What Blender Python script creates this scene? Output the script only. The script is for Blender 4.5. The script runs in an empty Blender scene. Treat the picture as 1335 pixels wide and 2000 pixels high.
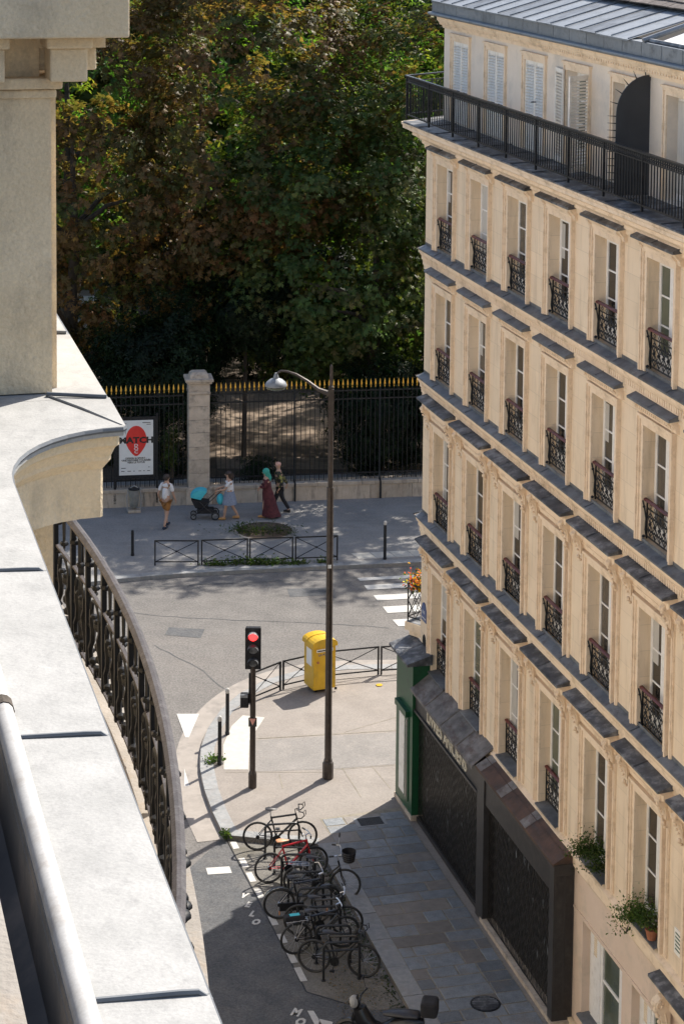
import bpy, bmesh, math, random
import numpy as np
from mathutils import Vector, Matrix, Quaternion
random.seed(7); RNG=np.random.default_rng(11)
R=math.radians; PI=math.pi
sc=bpy.context.scene; col=sc.collection
# ---------------------------------------------------------------- camera
FPX=4200.0; PITCH=R(5.7); ROLL=R(0.5); CH=22.0; CYP=173.9
cam=bpy.data.cameras.new('camera'); camo=bpy.data.objects.new('camera',cam); col.objects.link(camo)
fwd=Vector((0,math.cos(PITCH),-math.sin(PITCH))); rt=Vector((1,0,0)); up=rt.cross(fwd)
CR=rt*math.cos(ROLL)+up*math.sin(ROLL); CU=-rt*math.sin(ROLL)+up*math.cos(ROLL)
m=Matrix.Identity(4)
for i in range(3): m[i][0]=CR[i]; m[i][1]=CU[i]; m[i][2]=-fwd[i]; m[i][3]=(0,0,CH)[i]
camo.matrix_world=m
cam.sensor_fit='VERTICAL'; cam.sensor_height=36.0; cam.lens=36.0*FPX/2000.0
cam.shift_x=0.0; cam.shift_y=(CYP-1000.0)/2000.0
cam.clip_start=0.1; cam.clip_end=600
sc.camera=camo
def G(x,y,z=0.0):
    "where the line of sight through a point of the photograph meets the level z"
    d=CR*(x-667.5)+CU*(CYP-y)+fwd*FPX
    t=(z-CH)/d.z
    return Vector((d.x*t,d.y*t,z))
# ---------------------------------------------------------------- sky, sun, exposure
w=bpy.data.worlds.new('World'); sc.world=w; w.use_nodes=True
nt=w.node_tree; nt.nodes.clear()
sky=nt.nodes.new('ShaderNodeTexSky'); sky.sky_type='NISHITA'; sky.sun_disc=False
SUN_EL=R(47); SUN_AZ=math.atan2(.6,.8)
sky.sun_elevation=SUN_EL; sky.sun_rotation=SUN_AZ; sky.air_density=1.0; sky.dust_density=1.6; sky.altitude=50
bg=nt.nodes.new('ShaderNodeBackground'); bg.inputs[1].default_value=0.11
wo=nt.nodes.new('ShaderNodeOutputWorld')
nt.links.new(sky.outputs[0],bg.inputs[0]); nt.links.new(bg.outputs[0],wo.inputs[0])
sl=bpy.data.lights.new('sun','SUN'); sl.energy=4.4; sl.angle=R(0.53); sl.color=(1,.93,.83)
so=bpy.data.objects.new('sun',sl); col.objects.link(so)
sv=Vector((math.sin(SUN_AZ)*math.cos(SUN_EL),math.cos(SUN_AZ)*math.cos(SUN_EL),math.sin(SUN_EL)))
so.rotation_mode='QUATERNION'; so.rotation_quaternion=sv.to_track_quat('Z','Y')
sc.view_settings.view_transform='Standard'; sc.view_settings.look='None'
sc.view_settings.exposure=1.0; sc.view_settings.gamma=1
sc.view_settings.use_curve_mapping=False
try:
    sc.cycles.max_bounces=8; sc.cycles.diffuse_bounces=5; sc.cycles.transparent_max_bounces=8; sc.cycles.use_denoising=True
    sc.cycles.caustics_reflective=False; sc.cycles.caustics_refractive=False
except Exception: pass
# ---------------------------------------------------------------- materials
def lin(h):
    if isinstance(h,str):
        c=[int(h[i:i+2],16)/255 for i in (0,2,4)]
        return tuple(((v/12.92) if v<=.04045 else ((v+.055)/1.055)**2.4) for v in c)+(1,)
    return tuple(h)+(1,) if len(h)==3 else h
def mat(name,c1,c2=None,scale=3.0,rough=.8,metal=0.0,bump=0.0,bscale=40.0,c3=None,s3=.6,rand=0.0,stretch=(1,1,1),spec=.5,detail=6.0,streak=None,amt3=1.0,grain=0.0,gscale=70):
    m=bpy.data.materials.new(name); m.use_nodes=True; t=m.node_tree; n=t.nodes; l=t.links
    b=n['Principled BSDF']; b.inputs['Roughness'].default_value=rough; b.inputs['Metallic'].default_value=metal
    b.inputs['Specular IOR Level'].default_value=spec
    c1=lin(c1); c2=lin(c2) if c2 else c1
    tc=n.new('ShaderNodeTexCoord'); mp=n.new('ShaderNodeMapping'); mp.inputs['Scale'].default_value=stretch
    l.new(tc.outputs['Object'],mp.inputs[0])
    vec=mp.outputs[0]
    if rand:
        oi=n.new('ShaderNodeObjectInfo'); ad=n.new('ShaderNodeVectorMath'); ad.operation='ADD'
        mu=n.new('ShaderNodeMath'); mu.operation='MULTIPLY'; mu.inputs[1].default_value=37.0
        l.new(oi.outputs['Random'],mu.inputs[0]); l.new(mp.outputs[0],ad.inputs[0]); l.new(mu.outputs[0],ad.inputs[1]); vec=ad.outputs[0]
    no=n.new('ShaderNodeTexNoise'); no.inputs['Scale'].default_value=scale; no.inputs['Detail'].default_value=detail; no.inputs['Roughness'].default_value=.62
    l.new(vec,no.inputs['Vector'])
    rp=n.new('ShaderNodeValToRGB'); rp.color_ramp.elements[0].position=.32; rp.color_ramp.elements[1].position=.68
    rp.color_ramp.elements[0].color=c1; rp.color_ramp.elements[1].color=c2
    l.new(no.outputs['Fac'],rp.inputs[0]); out=rp.outputs[0]
    if c3:
        n3=n.new('ShaderNodeTexNoise'); n3.inputs['Scale'].default_value=s3; n3.inputs['Detail'].default_value=8; n3.inputs['Roughness'].default_value=.7
        if streak:
            mp3=n.new('ShaderNodeMapping'); mp3.inputs['Scale'].default_value=streak; l.new(tc.outputs['Object'],mp3.inputs[0]); l.new(mp3.outputs[0],n3.inputs['Vector'])
        else: l.new(vec,n3.inputs['Vector'])
        r3=n.new('ShaderNodeValToRGB'); r3.color_ramp.elements[0].position=.5; r3.color_ramp.elements[1].position=.72
        r3.color_ramp.elements[1].color=(amt3,amt3,amt3,1)
        mx=n.new('ShaderNodeMix'); mx.data_type='RGBA'; l.new(n3.outputs['Fac'],r3.inputs[0]); l.new(r3.outputs[0],mx.inputs['Factor'])
        l.new(out,mx.inputs[6]); mx.inputs[7].default_value=lin(c3); out=mx.outputs[2]
    if rand:
        hs=n.new('ShaderNodeHueSaturation'); mr=n.new('ShaderNodeMapRange'); mr.inputs[3].default_value=1-rand; mr.inputs[4].default_value=1+rand
        l.new(oi.outputs['Random'],mr.inputs[0]); l.new(mr.outputs[0],hs.inputs['Value']); l.new(out,hs.inputs['Color']); out=hs.outputs[0]
    if grain:
        ng=n.new('ShaderNodeTexNoise'); ng.inputs['Scale'].default_value=gscale; ng.inputs['Detail'].default_value=3; ng.inputs['Roughness'].default_value=.8; l.new(vec,ng.inputs['Vector'])
        mg=n.new('ShaderNodeMapRange'); mg.inputs[1].default_value=.3; mg.inputs[2].default_value=.7; mg.inputs[3].default_value=1-grain; mg.inputs[4].default_value=1+grain; l.new(ng.outputs['Fac'],mg.inputs[0])
        hg=n.new('ShaderNodeHueSaturation'); l.new(mg.outputs[0],hg.inputs['Value']); l.new(out,hg.inputs['Color']); out=hg.outputs[0]
    l.new(out,b.inputs['Base Color'])
    if bump:
        nb=n.new('ShaderNodeTexNoise'); nb.inputs['Scale'].default_value=bscale; nb.inputs['Detail'].default_value=4; l.new(vec,nb.inputs['Vector'])
        bp=n.new('ShaderNodeBump'); bp.inputs['Strength'].default_value=bump; bp.inputs['Distance'].default_value=.02
        l.new(nb.outputs['Fac'],bp.inputs['Height']); l.new(bp.outputs[0],b.inputs['Normal'])
    m['out']=0
    return m
M={}
M['stone']=mat('limestone',(.73,.585,.42),(.80,.66,.49),.9,.88,bump=.25,bscale=30,c3=(.50,.39,.265),s3=1.3,streak=(2.2,2.2,.30),amt3=.85,detail=9)
M['trim']=mat('limestone_trim',(.75,.595,.43),(.82,.67,.505),2.2,.85,bump=.2,bscale=50,c3=(.36,.255,.145),s3=3.0,amt3=.7)
M['stucco']=mat('pink_render',(.64,.50,.39),(.70,.56,.45),1.0,.9,bump=.1,c3=(.50,.42,.33),s3=1.5)
M['topwall']=mat('pale_render',(.70,.61,.51),(.76,.67,.57),1.2,.9,c3=(.55,.50,.44),s3=1.1,bump=.1)
M['zinc']=mat('zinc_grey',(.088,.097,.108),(.185,.20,.215),2.6,.5,.15,bump=.15,bscale=12,c3=(.05,.05,.055),s3=4,rand=.12)
M['zincdark']=mat('zinc_weathered',(.030,.033,.038),(.13,.135,.145),3.2,.55,.1,bump=.2,bscale=14,c3=(.28,.29,.30),s3=3.2,rand=.12)
M['zinclight']=mat('zinc_pale_oxidised',(.28,.28,.272),(.365,.362,.352),3.2,.85,.0,bump=.15,bscale=45,c3=(.20,.20,.197),s3=5,streak=(2.6,1.6,1),amt3=.5,spec=.25,detail=14,grain=.10,gscale=90)
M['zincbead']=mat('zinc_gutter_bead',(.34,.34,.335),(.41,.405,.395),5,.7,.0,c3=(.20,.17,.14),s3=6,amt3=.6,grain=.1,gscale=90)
M['seam']=mat('zinc_seam',(.09,.10,.115),(.13,.14,.15),6,.6,.0)
M['rustroof']=mat('rusty_sheet_roof',(.045,.027,.020),(.115,.062,.040),3.5,.7,.1,c3=(.05,.045,.045),s3=2.2,streak=(.5,3,1))
M['shoproof']=mat('stained_zinc_shop_roof',(.075,.07,.068),(.21,.20,.195),3.2,.65,.0,c3=(.07,.04,.03),s3=2.0,rand=.12,streak=(1,2.2,1),detail=9,spec=.3)
M['grille']=mat('dark_grille_steel',(.022,.020,.018),(.055,.05,.044),9,.35,.3)
M['iron']=mat('black_wrought_iron',(.010,.011,.013),(.03,.032,.036),14,.42,.5,bump=.1,bscale=90)
M['ironbrown']=mat('brown_cast_iron',(.035,.026,.022),(.062,.048,.04),7,.45,.3,bump=.1,c3=(.12,.10,.085),s3=9,amt3=.5)
M['ironpurple']=mat('worn_handrail_iron',(.030,.026,.028),(.062,.055,.058),10,.6,.0,bump=.2,bscale=60,c3=(.16,.155,.155),s3=14,amt3=.35,spec=.3)
M['ironmatt']=mat('black_painted_balcony_iron',(.005,.0055,.007),(.010,.011,.013),14,.5,.0,bump=.1,bscale=90,spec=.18)
M['redrail']=mat('dark_red_handrail',(.075,.012,.010),(.13,.026,.02),8,.45)
M['white']=mat('white_joinery_paint',(.76,.74,.71),(.82,.80,.77),6,.5,c3=(.5,.47,.42),s3=8,amt3=.5)
M['shutter']=mat('white_shutter_paint',(.80,.76,.69),(.85,.81,.75),4,.55,c3=(.48,.44,.38),s3=5,amt3=.6)
M['glass']=mat('window_glass',(.018,.016,.014),(.042,.036,.030),.8,.06,spec=.6)
M['glassgreen']=mat('window_glass_green',(.07,.085,.06),(.13,.145,.11),1.2,.08,spec=.6)
M['glass2']=mat('window_glass_curtained',(.055,.05,.043),(.10,.09,.076),3,.10,spec=.6,stretch=(9,9,.5))
M['glass3']=mat('window_glass_dim',(.025,.023,.02),(.07,.062,.05),1.6,.05,spec=.7,stretch=(2,2,.7))
M['curtain']=mat('white_net_curtain',(.45,.43,.39),(.56,.54,.50),5,.7,stretch=(8,8,.4))
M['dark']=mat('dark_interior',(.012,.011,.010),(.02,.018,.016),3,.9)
M['green']=mat('dark_green_shop_paint',(.006,.055,.020),(.010,.075,.030),3,.4,c3=(.004,.03,.012),s3=3)
M['shopblack']=mat('black_shop_wood',(.014,.013,.013),(.032,.029,.028),5,.5,c3=(.07,.065,.06),s3=6,amt3=.6)
M['cream']=mat('cream_lettering',(.50,.45,.34),(.58,.53,.42),5,.6)
M['granite']=mat('grey_granite_paver',(.118,.132,.145),(.185,.20,.212),5,.55,bump=.5,bscale=30,c3=(.16,.14,.12),s3=1.1,rand=.28,grain=.2,gscale=40)
M['granitewarm']=mat('warm_granite_paver',(.135,.12,.104),(.195,.175,.155),5,.58,bump=.35,bscale=60,c3=(.17,.16,.155),s3=1.2,rand=.18)
M['kerb']=mat('granite_kerb',(.19,.20,.205),(.28,.28,.275),9,.75,bump=.3,bscale=70,c3=(.21,.20,.19),s3=3,rand=.1)
M['joint']=mat('sandy_joint',(.19,.17,.135),(.27,.24,.19),6,.95,bump=.4,c3=(.10,.095,.06),s3=4)
M['asphalt']=mat('road_asphalt',(.115,.108,.101),(.152,.142,.132),1.3,.9,bump=.7,bscale=55,c3=(.165,.150,.136),s3=.30,streak=(.35,1.2,1),amt3=.8,grain=.42,gscale=16)
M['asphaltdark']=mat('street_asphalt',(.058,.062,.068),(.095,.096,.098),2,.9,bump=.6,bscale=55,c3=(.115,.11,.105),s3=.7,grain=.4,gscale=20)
M['pave']=mat('pavement_mastic_asphalt',(.19,.168,.148),(.24,.215,.19),.9,.85,bump=.25,bscale=40,c3=(.27,.24,.21),s3=1.7,amt3=.6,grain=.16,gscale=18)
M['farpave']=mat('far_pavement_asphalt',(.19,.182,.172),(.25,.24,.226),.8,.88,bump=.3,bscale=40,c3=(.29,.275,.255),s3=.9,streak=(.6,2.5,1),amt3=.7,grain=.2,gscale=14)
M['patch']=mat('grey_asphalt_patch',(.17,.16,.148),(.215,.20,.185),1.1,.88,bump=.3,c3=(.24,.22,.20),s3=2,grain=.2,gscale=18)
M['gutterstrip']=mat('concrete_gutter_strip',(.24,.215,.19),(.30,.27,.24),3,.85,bump=.2,c3=(.17,.155,.14),s3=1.4)
M['paint']=mat('white_road_paint',(.40,.39,.365),(.50,.49,.46),9,.7,c3=(.40,.39,.37),s3=7,amt3=.55)
M['tactile']=mat('pale_tactile_slab',(.38,.365,.325),(.46,.44,.395),6,.75,bump=.3,bscale=25,c3=(.45,.40,.32),s3=4,amt3=.6)
M['wallstone']=mat('fence_wall_stone',(.38,.315,.245),(.49,.41,.325),3,.88,bump=.4,bscale=30,c3=(.17,.145,.12),s3=2,streak=(2.5,2.5,.6),rand=.1)
M['pillar']=mat('pillar_stone',(.43,.35,.27),(.55,.455,.355),4,.88,bump=.4,bscale=40,c3=(.15,.13,.11),s3=2.6,rand=.08)
M['gold']=mat('gilded_tip',(.75,.42,.06),(.85,.55,.12),8,.38,.7)
M['soil']=mat('garden_earth',(.05,.036,.024),(.085,.06,.04),2,.95,bump=.5,bscale=20,c3=(.14,.09,.055),s3=.5)
M['path']=mat('garden_gravel_path',(.15,.11,.075),(.22,.165,.12),3,.95,bump=.3,c3=(.06,.04,.026),s3=.8)
M['yellow']=mat('yellow_painted_steel',(.52,.30,.008),(.62,.385,.016),4,.42,c3=(.33,.24,.03),s3=3.2,amt3=.9,bump=.05,detail=9,streak=(1,1,.4))
M['paper']=mat('white_paper',(.66,.66,.64),(.72,.72,.70),4,.6)
M['ownstone']=mat('near_limestone',(.70,.55,.355),(.79,.645,.445),1.4,.9,bump=.6,bscale=38,c3=(.38,.31,.22),s3=1.9,amt3=.85,detail=14,grain=.09,gscale=45,streak=(1,1,.55))
M['stonebounce']=mat('bounce_limestone',(.66,.60,.51),(.72,.66,.57),1,.9)  # paler stone for the unseen street wall, chosen to bounce more light
M['slabstone']=mat('shade_toned_balcony_stone',(.22,.20,.175),(.29,.265,.235),3,.9,bump=.4,c3=(.26,.19,.12),s3=2.2,amt3=.7)  # stone darkened: railing shade on the balcony slab put into the colour
M['slate']=mat('dark_slate_screen',(.022,.026,.032),(.035,.04,.048),2,.45)
M['shadezinc']=mat('gutter_inside_shaded',(.12,.12,.12),(.20,.19,.18),2,.8,c3=(.30,.26,.22),s3=2)  # zinc darkened: shade inside the trough put into the colour
M['bark']=mat('tree_bark',(.045,.036,.028),(.10,.08,.062),9,.95,bump=.8,bscale=20,stretch=(1,1,.3))
M['rubber']=mat('black_rubber',(.012,.012,.012),(.022,.022,.022),9,.65)
M['bikeblack']=mat('black_bike_paint',(.010,.010,.012),(.016,.016,.018),5,.28)
M['bikered']=mat('red_bike_paint',(.42,.015,.02),(.50,.02,.03),5,.3)
M['chrome']=mat('bare_metal',(.45,.46,.48),(.6,.6,.62),9,.3,.9)
M['saddletan']=mat('tan_saddle_leather',(.45,.20,.09),(.52,.25,.12),6,.5)
M['saddle']=mat('black_saddle',(.018,.018,.02),(.03,.03,.034),6,.4)
M['rack']=mat('black_rack_steel',(.008,.0085,.010),(.016,.017,.019),8,.45,.0)
M['bay']=mat('worn_bay_asphalt',(.115,.108,.095),(.165,.155,.138),2.2,.92,bump=.4,c3=(.075,.068,.045),s3=1.1,grain=.3,gscale=22)
M['skin']=mat('skin',(.42,.25,.17),(.48,.29,.20),5,.6)
M['hair']=mat('dark_hair',(.025,.015,.012),(.05,.03,.02),12,.6)
M['headskin']=mat('bald_pink_head',(.50,.27,.20),(.56,.32,.25),5,.5)
M['tee']=mat('white_cotton',(.62,.60,.59),(.72,.70,.69),6,.85)
M['shorts']=mat('rust_brown_cotton',(.28,.12,.03),(.34,.15,.04),6,.9)
M['skirt']=mat('blue_grey_cotton',(.16,.19,.25),(.26,.29,.36),18,.9)
M['dress']=mat('dark_red_print',(.055,.010,.014),(.12,.026,.028),11,.85,c3=(.05,.01,.015),s3=9)
M['scarf']=mat('teal_scarf',(.03,.25,.20),(.06,.36,.28),8,.8)
M['blackcloth']=mat('black_cotton',(.012,.012,.014),(.024,.024,.028),6,.9)
M['shirtprint']=mat('dark_printed_shirt',(.02,.022,.02),(.03,.03,.03),6,.9,c3=(.45,.42,.10),s3=9)
M['navy']=mat('dark_navy_canvas',(.012,.02,.035),(.025,.035,.06),6,.8)
M['turquoise']=mat('turquoise_canvas',(.05,.42,.50),(.08,.52,.60),7,.8)
M['sandal']=mat('tan_sandal',(.42,.22,.08),(.5,.28,.11),7,.7)
M['plastic']=mat('clear_grey_bag',(.16,.16,.15),(.28,.27,.24),5,.35,c3=(.38,.30,.15),s3=4)
M['terracotta']=mat('terracotta',(.30,.11,.05),(.38,.15,.08),6,.8)
M['blue']=mat('blue_enamel',(.012,.045,.17),(.016,.06,.21),5,.3)
M['tile']=mat('brown_clay_tile',(.055,.042,.036),(.115,.09,.078),6,.8,bump=.3,rand=.15,c3=(.18,.15,.13),s3=4)
M['brownshop']=mat('brown_metal_edge',(.022,.021,.021),(.040,.037,.036),4,.5)
M['pinksign']=mat('faded_red_white_sign',(.52,.22,.18),(.62,.34,.28),14,.6)
M['leadblue']=mat('lead_blue_grey',(.14,.158,.18),(.25,.268,.285),3,.55,.1,bump=.15,bscale=14,c3=(.06,.07,.085),s3=3,rand=.15)
M['red']=mat('red_print',(.62,.022,.018),(.70,.04,.03),3,.4)
M['black']=mat('black_print',(.012,.012,.012),(.016,.016,.016),3,.5)
def emit(name,c,s):
    m=bpy.data.materials.new(name); m.use_nodes=True; b=m.node_tree.nodes['Principled BSDF']
    b.inputs['Base Color'].default_value=lin(c); b.inputs['Emission Color'].default_value=lin(c); b.inputs['Emission Strength'].default_value=s
    return m
M['redlight']=emit('lit_red_lens',(1,.03,.03),2.2)
# block joints cut into the big stone wall material
def joints(m,w,h,cz,strength=.5,off=.5):
    t=m.node_tree; n=t.nodes; l=t.links; b=n['Principled BSDF']
    tc=n.new('ShaderNodeTexCoord'); sx=n.new('ShaderNodeSeparateXYZ'); cb=n.new('ShaderNodeCombineXYZ')
    l.new(tc.outputs['Object'],sx.inputs[0]); l.new(sx.outputs['X'],cb.inputs['X']); l.new(sx.outputs['Z'],cb.inputs['Y'])
    br=n.new('ShaderNodeTexBrick'); br.inputs['Scale'].default_value=1; br.inputs['Brick Width'].default_value=w; br.inputs['Row Height'].default_value=h
    br.inputs['Mortar Size'].default_value=.006; br.inputs['Mortar Smooth'].default_value=.3; br.inputs['Bias'].default_value=0
    br.inputs['Color1'].default_value=(.93,.93,.93,1); br.inputs['Color2'].default_value=(1.05,1.04,1.03,1); br.inputs['Mortar'].default_value=(cz,cz,cz,1)
    l.new(cb.outputs[0],br.inputs[0])
    src=b.inputs['Base Color'].links[0].from_socket
    mx=n.new('ShaderNodeMix'); mx.data_type='RGBA'; mx.blend_type='MULTIPLY'; mx.inputs[0].default_value=strength
    l.new(src,mx.inputs[6]); l.new(br.outputs['Color'],mx.inputs[7]); l.new(mx.outputs[2],b.inputs['Base Color'])
joints(M['stone'],.95,.47,.70,.6)
# ---------------------------------------------------------------- mesh builder
class MB:
    def __init__(s): s.v=[]; s.f=[]
    def add(s,vs,fs):
        k=len(s.v); s.v+= [tuple(p) for p in vs]; s.f+=[tuple(i+k for i in q) for q in fs]; return s
    def box(s,x0,x1,y0,y1,z0,z1,mtx=None):
        vs=[Vector((x,y,z)) for z in (z0,z1) for y in (y0,y1) for x in (x0,x1)]
        if mtx is not None: vs=[mtx@p for p in vs]
        return s.add(vs,[(0,2,3,1),(4,5,7,6),(0,1,5,4),(2,6,7,3),(0,4,6,2),(1,3,7,5)])
    def prism(s,pts,z0,z1):
        n=len(pts); vs=[(p[0],p[1],z0) for p in pts]+[(p[0],p[1],z1) for p in pts]
        a=sum(pts[i][0]*pts[(i+1)%n][1]-pts[(i+1)%n][0]*pts[i][1] for i in range(n))
        fs=[tuple(range(n)),tuple(range(n,2*n))] if a<0 else [tuple(range(n-1,-1,-1)),tuple(range(n,2*n))]
        if a<0: fs=[tuple(range(n)),tuple(range(2*n-1,n-1,-1))]
        for i in range(n):
            j=(i+1)%n; fs.append((i,j,n+j,n+i) if a>0 else (j,i,n+i,n+j))
        return s.add(vs,fs)
    def extrude(s,prof,x0,x1):  # profile in (y,z), swept along x
        n=len(prof); vs=[(x0,p[0],p[1]) for p in prof]+[(x1,p[0],p[1]) for p in prof]
        fs=[tuple(range(n-1,-1,-1)),tuple(range(n,2*n))]+[(i,(i+1)%n,n+(i+1)%n,n+i) for i in range(n)]
        return s.add(vs,fs)
    def tube(s,pts,r,n=6,closed=False,caps=True):
        pts=[Vector(p) for p in pts]; N=len(pts); k=len(s.v); rr=r if hasattr(r,'__len__') else [r]*N
        prev=None; rings=[]
        for i,p in enumerate(pts):
            if closed: t=(pts[(i+1)%N]-pts[i-1])
            else: t=pts[min(i+1,N-1)]-pts[max(i-1,0)]
            t=t.normalized() if t.length>1e-9 else Vector((0,0,1))
            if prev is None:
                a=Vector((0,0,1)) if abs(t.z)<.9 else Vector((1,0,0)); u=t.cross(a).normalized()
            else: u=(prev-t*prev.dot(t)).normalized()
            prev=u; v=t.cross(u)
            for j in range(n):
                an=2*PI*j/n; q=p+(u*math.cos(an)+v*math.sin(an))*rr[i]; s.v.append(tuple(q))
        for i in range(N if closed else N-1):
            a=k+i*n; b=k+((i+1)%N)*n
            for j in range(n): s.f.append((a+j,a+(j+1)%n,b+(j+1)%n,b+j))
        if not closed and caps:
            s.f.append(tuple(k+j for j in range(n-1,-1,-1))); s.f.append(tuple(k+(N-1)*n+j for j in range(n)))
        return s
    def lathe(s,prof,n=12,c=(0,0,0),mtx=None):  # (r,z)
        k=len(s.v)
        for r,z in prof:
            for j in range(n):
                a=2*PI*j/n; p=Vector((c[0]+r*math.cos(a),c[1]+r*math.sin(a),c[2]+z))
                if mtx is not None: p=mtx@p
                s.v.append(tuple(p))
        for i in range(len(prof)-1):
            for j in range(n): s.f.append((k+i*n+j,k+i*n+(j+1)%n,k+(i+1)*n+(j+1)%n,k+(i+1)*n+j))
        s.f.append(tuple(k+j for j in range(n-1,-1,-1))); s.f.append(tuple(k+(len(prof)-1)*n+j for j in range(n)))
        return s
    def ball(s,c,r,n=8,sq=(1,1,1)):
        pr=[(math.sin(PI*i/n),-math.cos(PI*i/n)) for i in range(n+1)]
        pr[0]=(.02,-1); pr[-1]=(.02,1)
        mt=Matrix.Translation(c)@Matrix.Diagonal((r*sq[0],r*sq[1],r*sq[2],1))
        return s.lathe(pr,max(6,n+2),mtx=mt)
    def mesh(s,name,m,smooth=False):
        me=bpy.data.meshes.new(name); me.from_pydata(s.v,[],s.f); 
        if m: me.materials.append(M[m] if isinstance(m,str) else m)
        if smooth:
            me.polygons.foreach_set('use_smooth',[True]*len(me.polygons))
            try: me.set_sharp_from_angle(angle=R(40))
            except Exception: pass
        me.update(); return me
    def build(s,name,m,parent=None,smooth=False,bevel=0,**k):
        o=bpy.data.objects.new(name,s.mesh(name,m,smooth)); col.objects.link(o); o.parent=parent
        if bevel:
            b=o.modifiers.new('bevel','BEVEL'); b.width=bevel; b.segments=2; b.limit_method='ANGLE'
        for a,b in k.items(): o[a]=b
        return o
def link(name,me,parent=None,loc=None,rot=None,**k):
    o=bpy.data.objects.new(name,me); col.objects.link(o); o.parent=parent
    if loc is not None: o.location=loc
    if rot is not None: o.rotation_euler=rot
    for a,b in k.items(): o[a]=b
    return o
def thing(name,label,cat,loc=(0,0,0),rz=0,group=None):
    o=bpy.data.objects.new(name,None); o.empty_display_size=.2; col.objects.link(o)
    o.location=loc; o.rotation_euler=(0,0,rz); o['label']=label; o['category']=cat
    if group: o['group']=group
    return o
def tag(o,label,cat,group=None):
    o['label']=label; o['category']=cat
    if group: o['group']=group
    return o
def copy_tree(o,parent=None,keep=True):
    c=o.copy(); col.objects.link(c); c.parent=parent
    for ch in list(o.children): copy_tree(ch,c)
    return c
def text_mesh(txt,size,ext=.004,align='CENTER',bold=0.0,sx=1.0):
    cu=bpy.data.curves.new('txt','FONT'); cu.body=txt; cu.size=size; cu.extrude=ext; cu.align_x=align; cu.offset=bold; cu.resolution_u=2
    ob=bpy.data.objects.new('txt',cu); col.objects.link(ob)
    dg=bpy.context.evaluated_depsgraph_get(); me=bpy.data.meshes.new_from_object(ob.evaluated_get(dg))
    bpy.data.objects.remove(ob); bpy.data.curves.remove(cu)
    if sx!=1:
        for v in me.vertices: v.co.x*=sx
    return me
def lettering(name,txt,size,m,parent,mtx,**k):
    me=text_mesh(txt,size,**k); me.materials.clear(); me.materials.append(M[m])
    me.transform(mtx); o=bpy.data.objects.new(name,me); col.objects.link(o); o.parent=parent; return o
def basis(x,y,z,t=(0,0,0)):
    mm=Matrix.Identity(4)
    for i in range(3): mm[i][0]=x[i]; mm[i][1]=y[i]; mm[i][2]=z[i]; mm[i][3]=t[i]
    return mm
ZR=-.12   # road level; pavements are at 0
# street frame: s forward along the side street, o to the right
SV=Vector((-.25459,.96705,0)); OV=Vector((.96705,.25459,0))
def SO(s,o,z=0): return SV*s+OV*o+Vector((0,0,z))
# facade frame of the corner building: x toward camera, y into the building
W0=G(802,1602)-OV*(-.45); FROT=math.atan2(-.96705,.25459)
FX=-SV; FY=OV
def FW(x,y,z=0): return W0+FX*x+FY*y+Vector((0,0,z))
# ---------------------------------------------------------------- ground, road, pavements
road=MB().add([(-250,-60,ZR),(250,-60,ZR),(250,350,ZR),(-250,350,ZR)],[(0,1,2,3)]).build('road','asphalt',kind='structure')
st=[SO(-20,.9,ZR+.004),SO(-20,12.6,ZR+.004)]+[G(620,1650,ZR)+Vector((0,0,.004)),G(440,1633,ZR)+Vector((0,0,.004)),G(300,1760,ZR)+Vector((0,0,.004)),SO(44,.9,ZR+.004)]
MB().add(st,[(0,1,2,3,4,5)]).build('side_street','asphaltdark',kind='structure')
# near corner pavement
corner_px=[(1000,1290),(880,1294),(770,1297),(700,1297),(640,1300),(580,1308),(520,1325),(475,1348),(440,1375),(410,1412),(393,1450),(389,1490),(395,1530),(412,1580),(437,1630),(620,1648)]
cp=[G(*q) for q in corner_px]
def resample(P,step):
    L=[0]
    for a,b in zip(P,P[1:]): L.append(L[-1]+(b-a).length)
    n=max(1,round(L[-1]/step)); out=[]
    for i in range(n+1):
        t=L[-1]*i/n; j=0
        while j<len(L)-2 and L[j+1]<t: j+=1
        f=(t-L[j])/max(1e-9,L[j+1]-L[j]); out.append(P[j].lerp(P[j+1],min(1,f)))
    return out
def smooth(P,it=2):
    for _ in range(it):
        Q=[P[0]]
        for a,b in zip(P,P[1:]): Q+= [a.lerp(b,.25),a.lerp(b,.75)]
        Q.append(P[-1]); P=Q
    return P
curve=smooth(cp[:15],2); kend=cp[15]
KX=2.88   # pavement edge of the side street, distance from the wall plane
side_end=FW(26,-KX-.0)
far_r=G(1000,1290)+Vector((40,6,0))
out=[far_r]+curve+[kend,side_end]+[FW(26,1.2),FW(-1,1.2)]+[far_r+Vector((0,-9,0))]
def inset(P,d):
    Q=[]
    for i,p in enumerate(P):
        t=(P[min(i+1,len(P)-1)]-P[max(i-1,0)]).normalized(); nn=Vector((-t.y,t.x,0)); Q.append(p+nn*d)
    return Q
pav=MB().prism([(p.x,p.y) for p in out],ZR-.05,-.012).build('pavement','pave',kind='structure')
def kerbs(P,width,step,parent,side=1,ht=.0):
    P=resample(P,step)
    for a,b in zip(P,P[1:]):
        t=(b-a).normalized(); nn=Vector((-t.y,t.x,0))*side; g=t*.008
        q=[a+g,b-g,b-g+nn*width,a+g+nn*width]
        z1=ht+random.uniform(-.003,.003)
        MB().prism([(p.x,p.y) for p in q],ZR-.04,z1).build('kerb_stone','kerb',parent)
def push(P,d,side):   # push line outward a little so stones stand proud of the pavement sheet
    return [p-n*0 for p,n in zip(P,P)]
kerbs([far_r]+curve,.34,1.25,pav,side=1)
kerbs([curve[-1],kend],.30,1.0,pav,side=1)
kerbs([kend,FW(26,-KX)],.42,1.15,pav,side=1)
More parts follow.
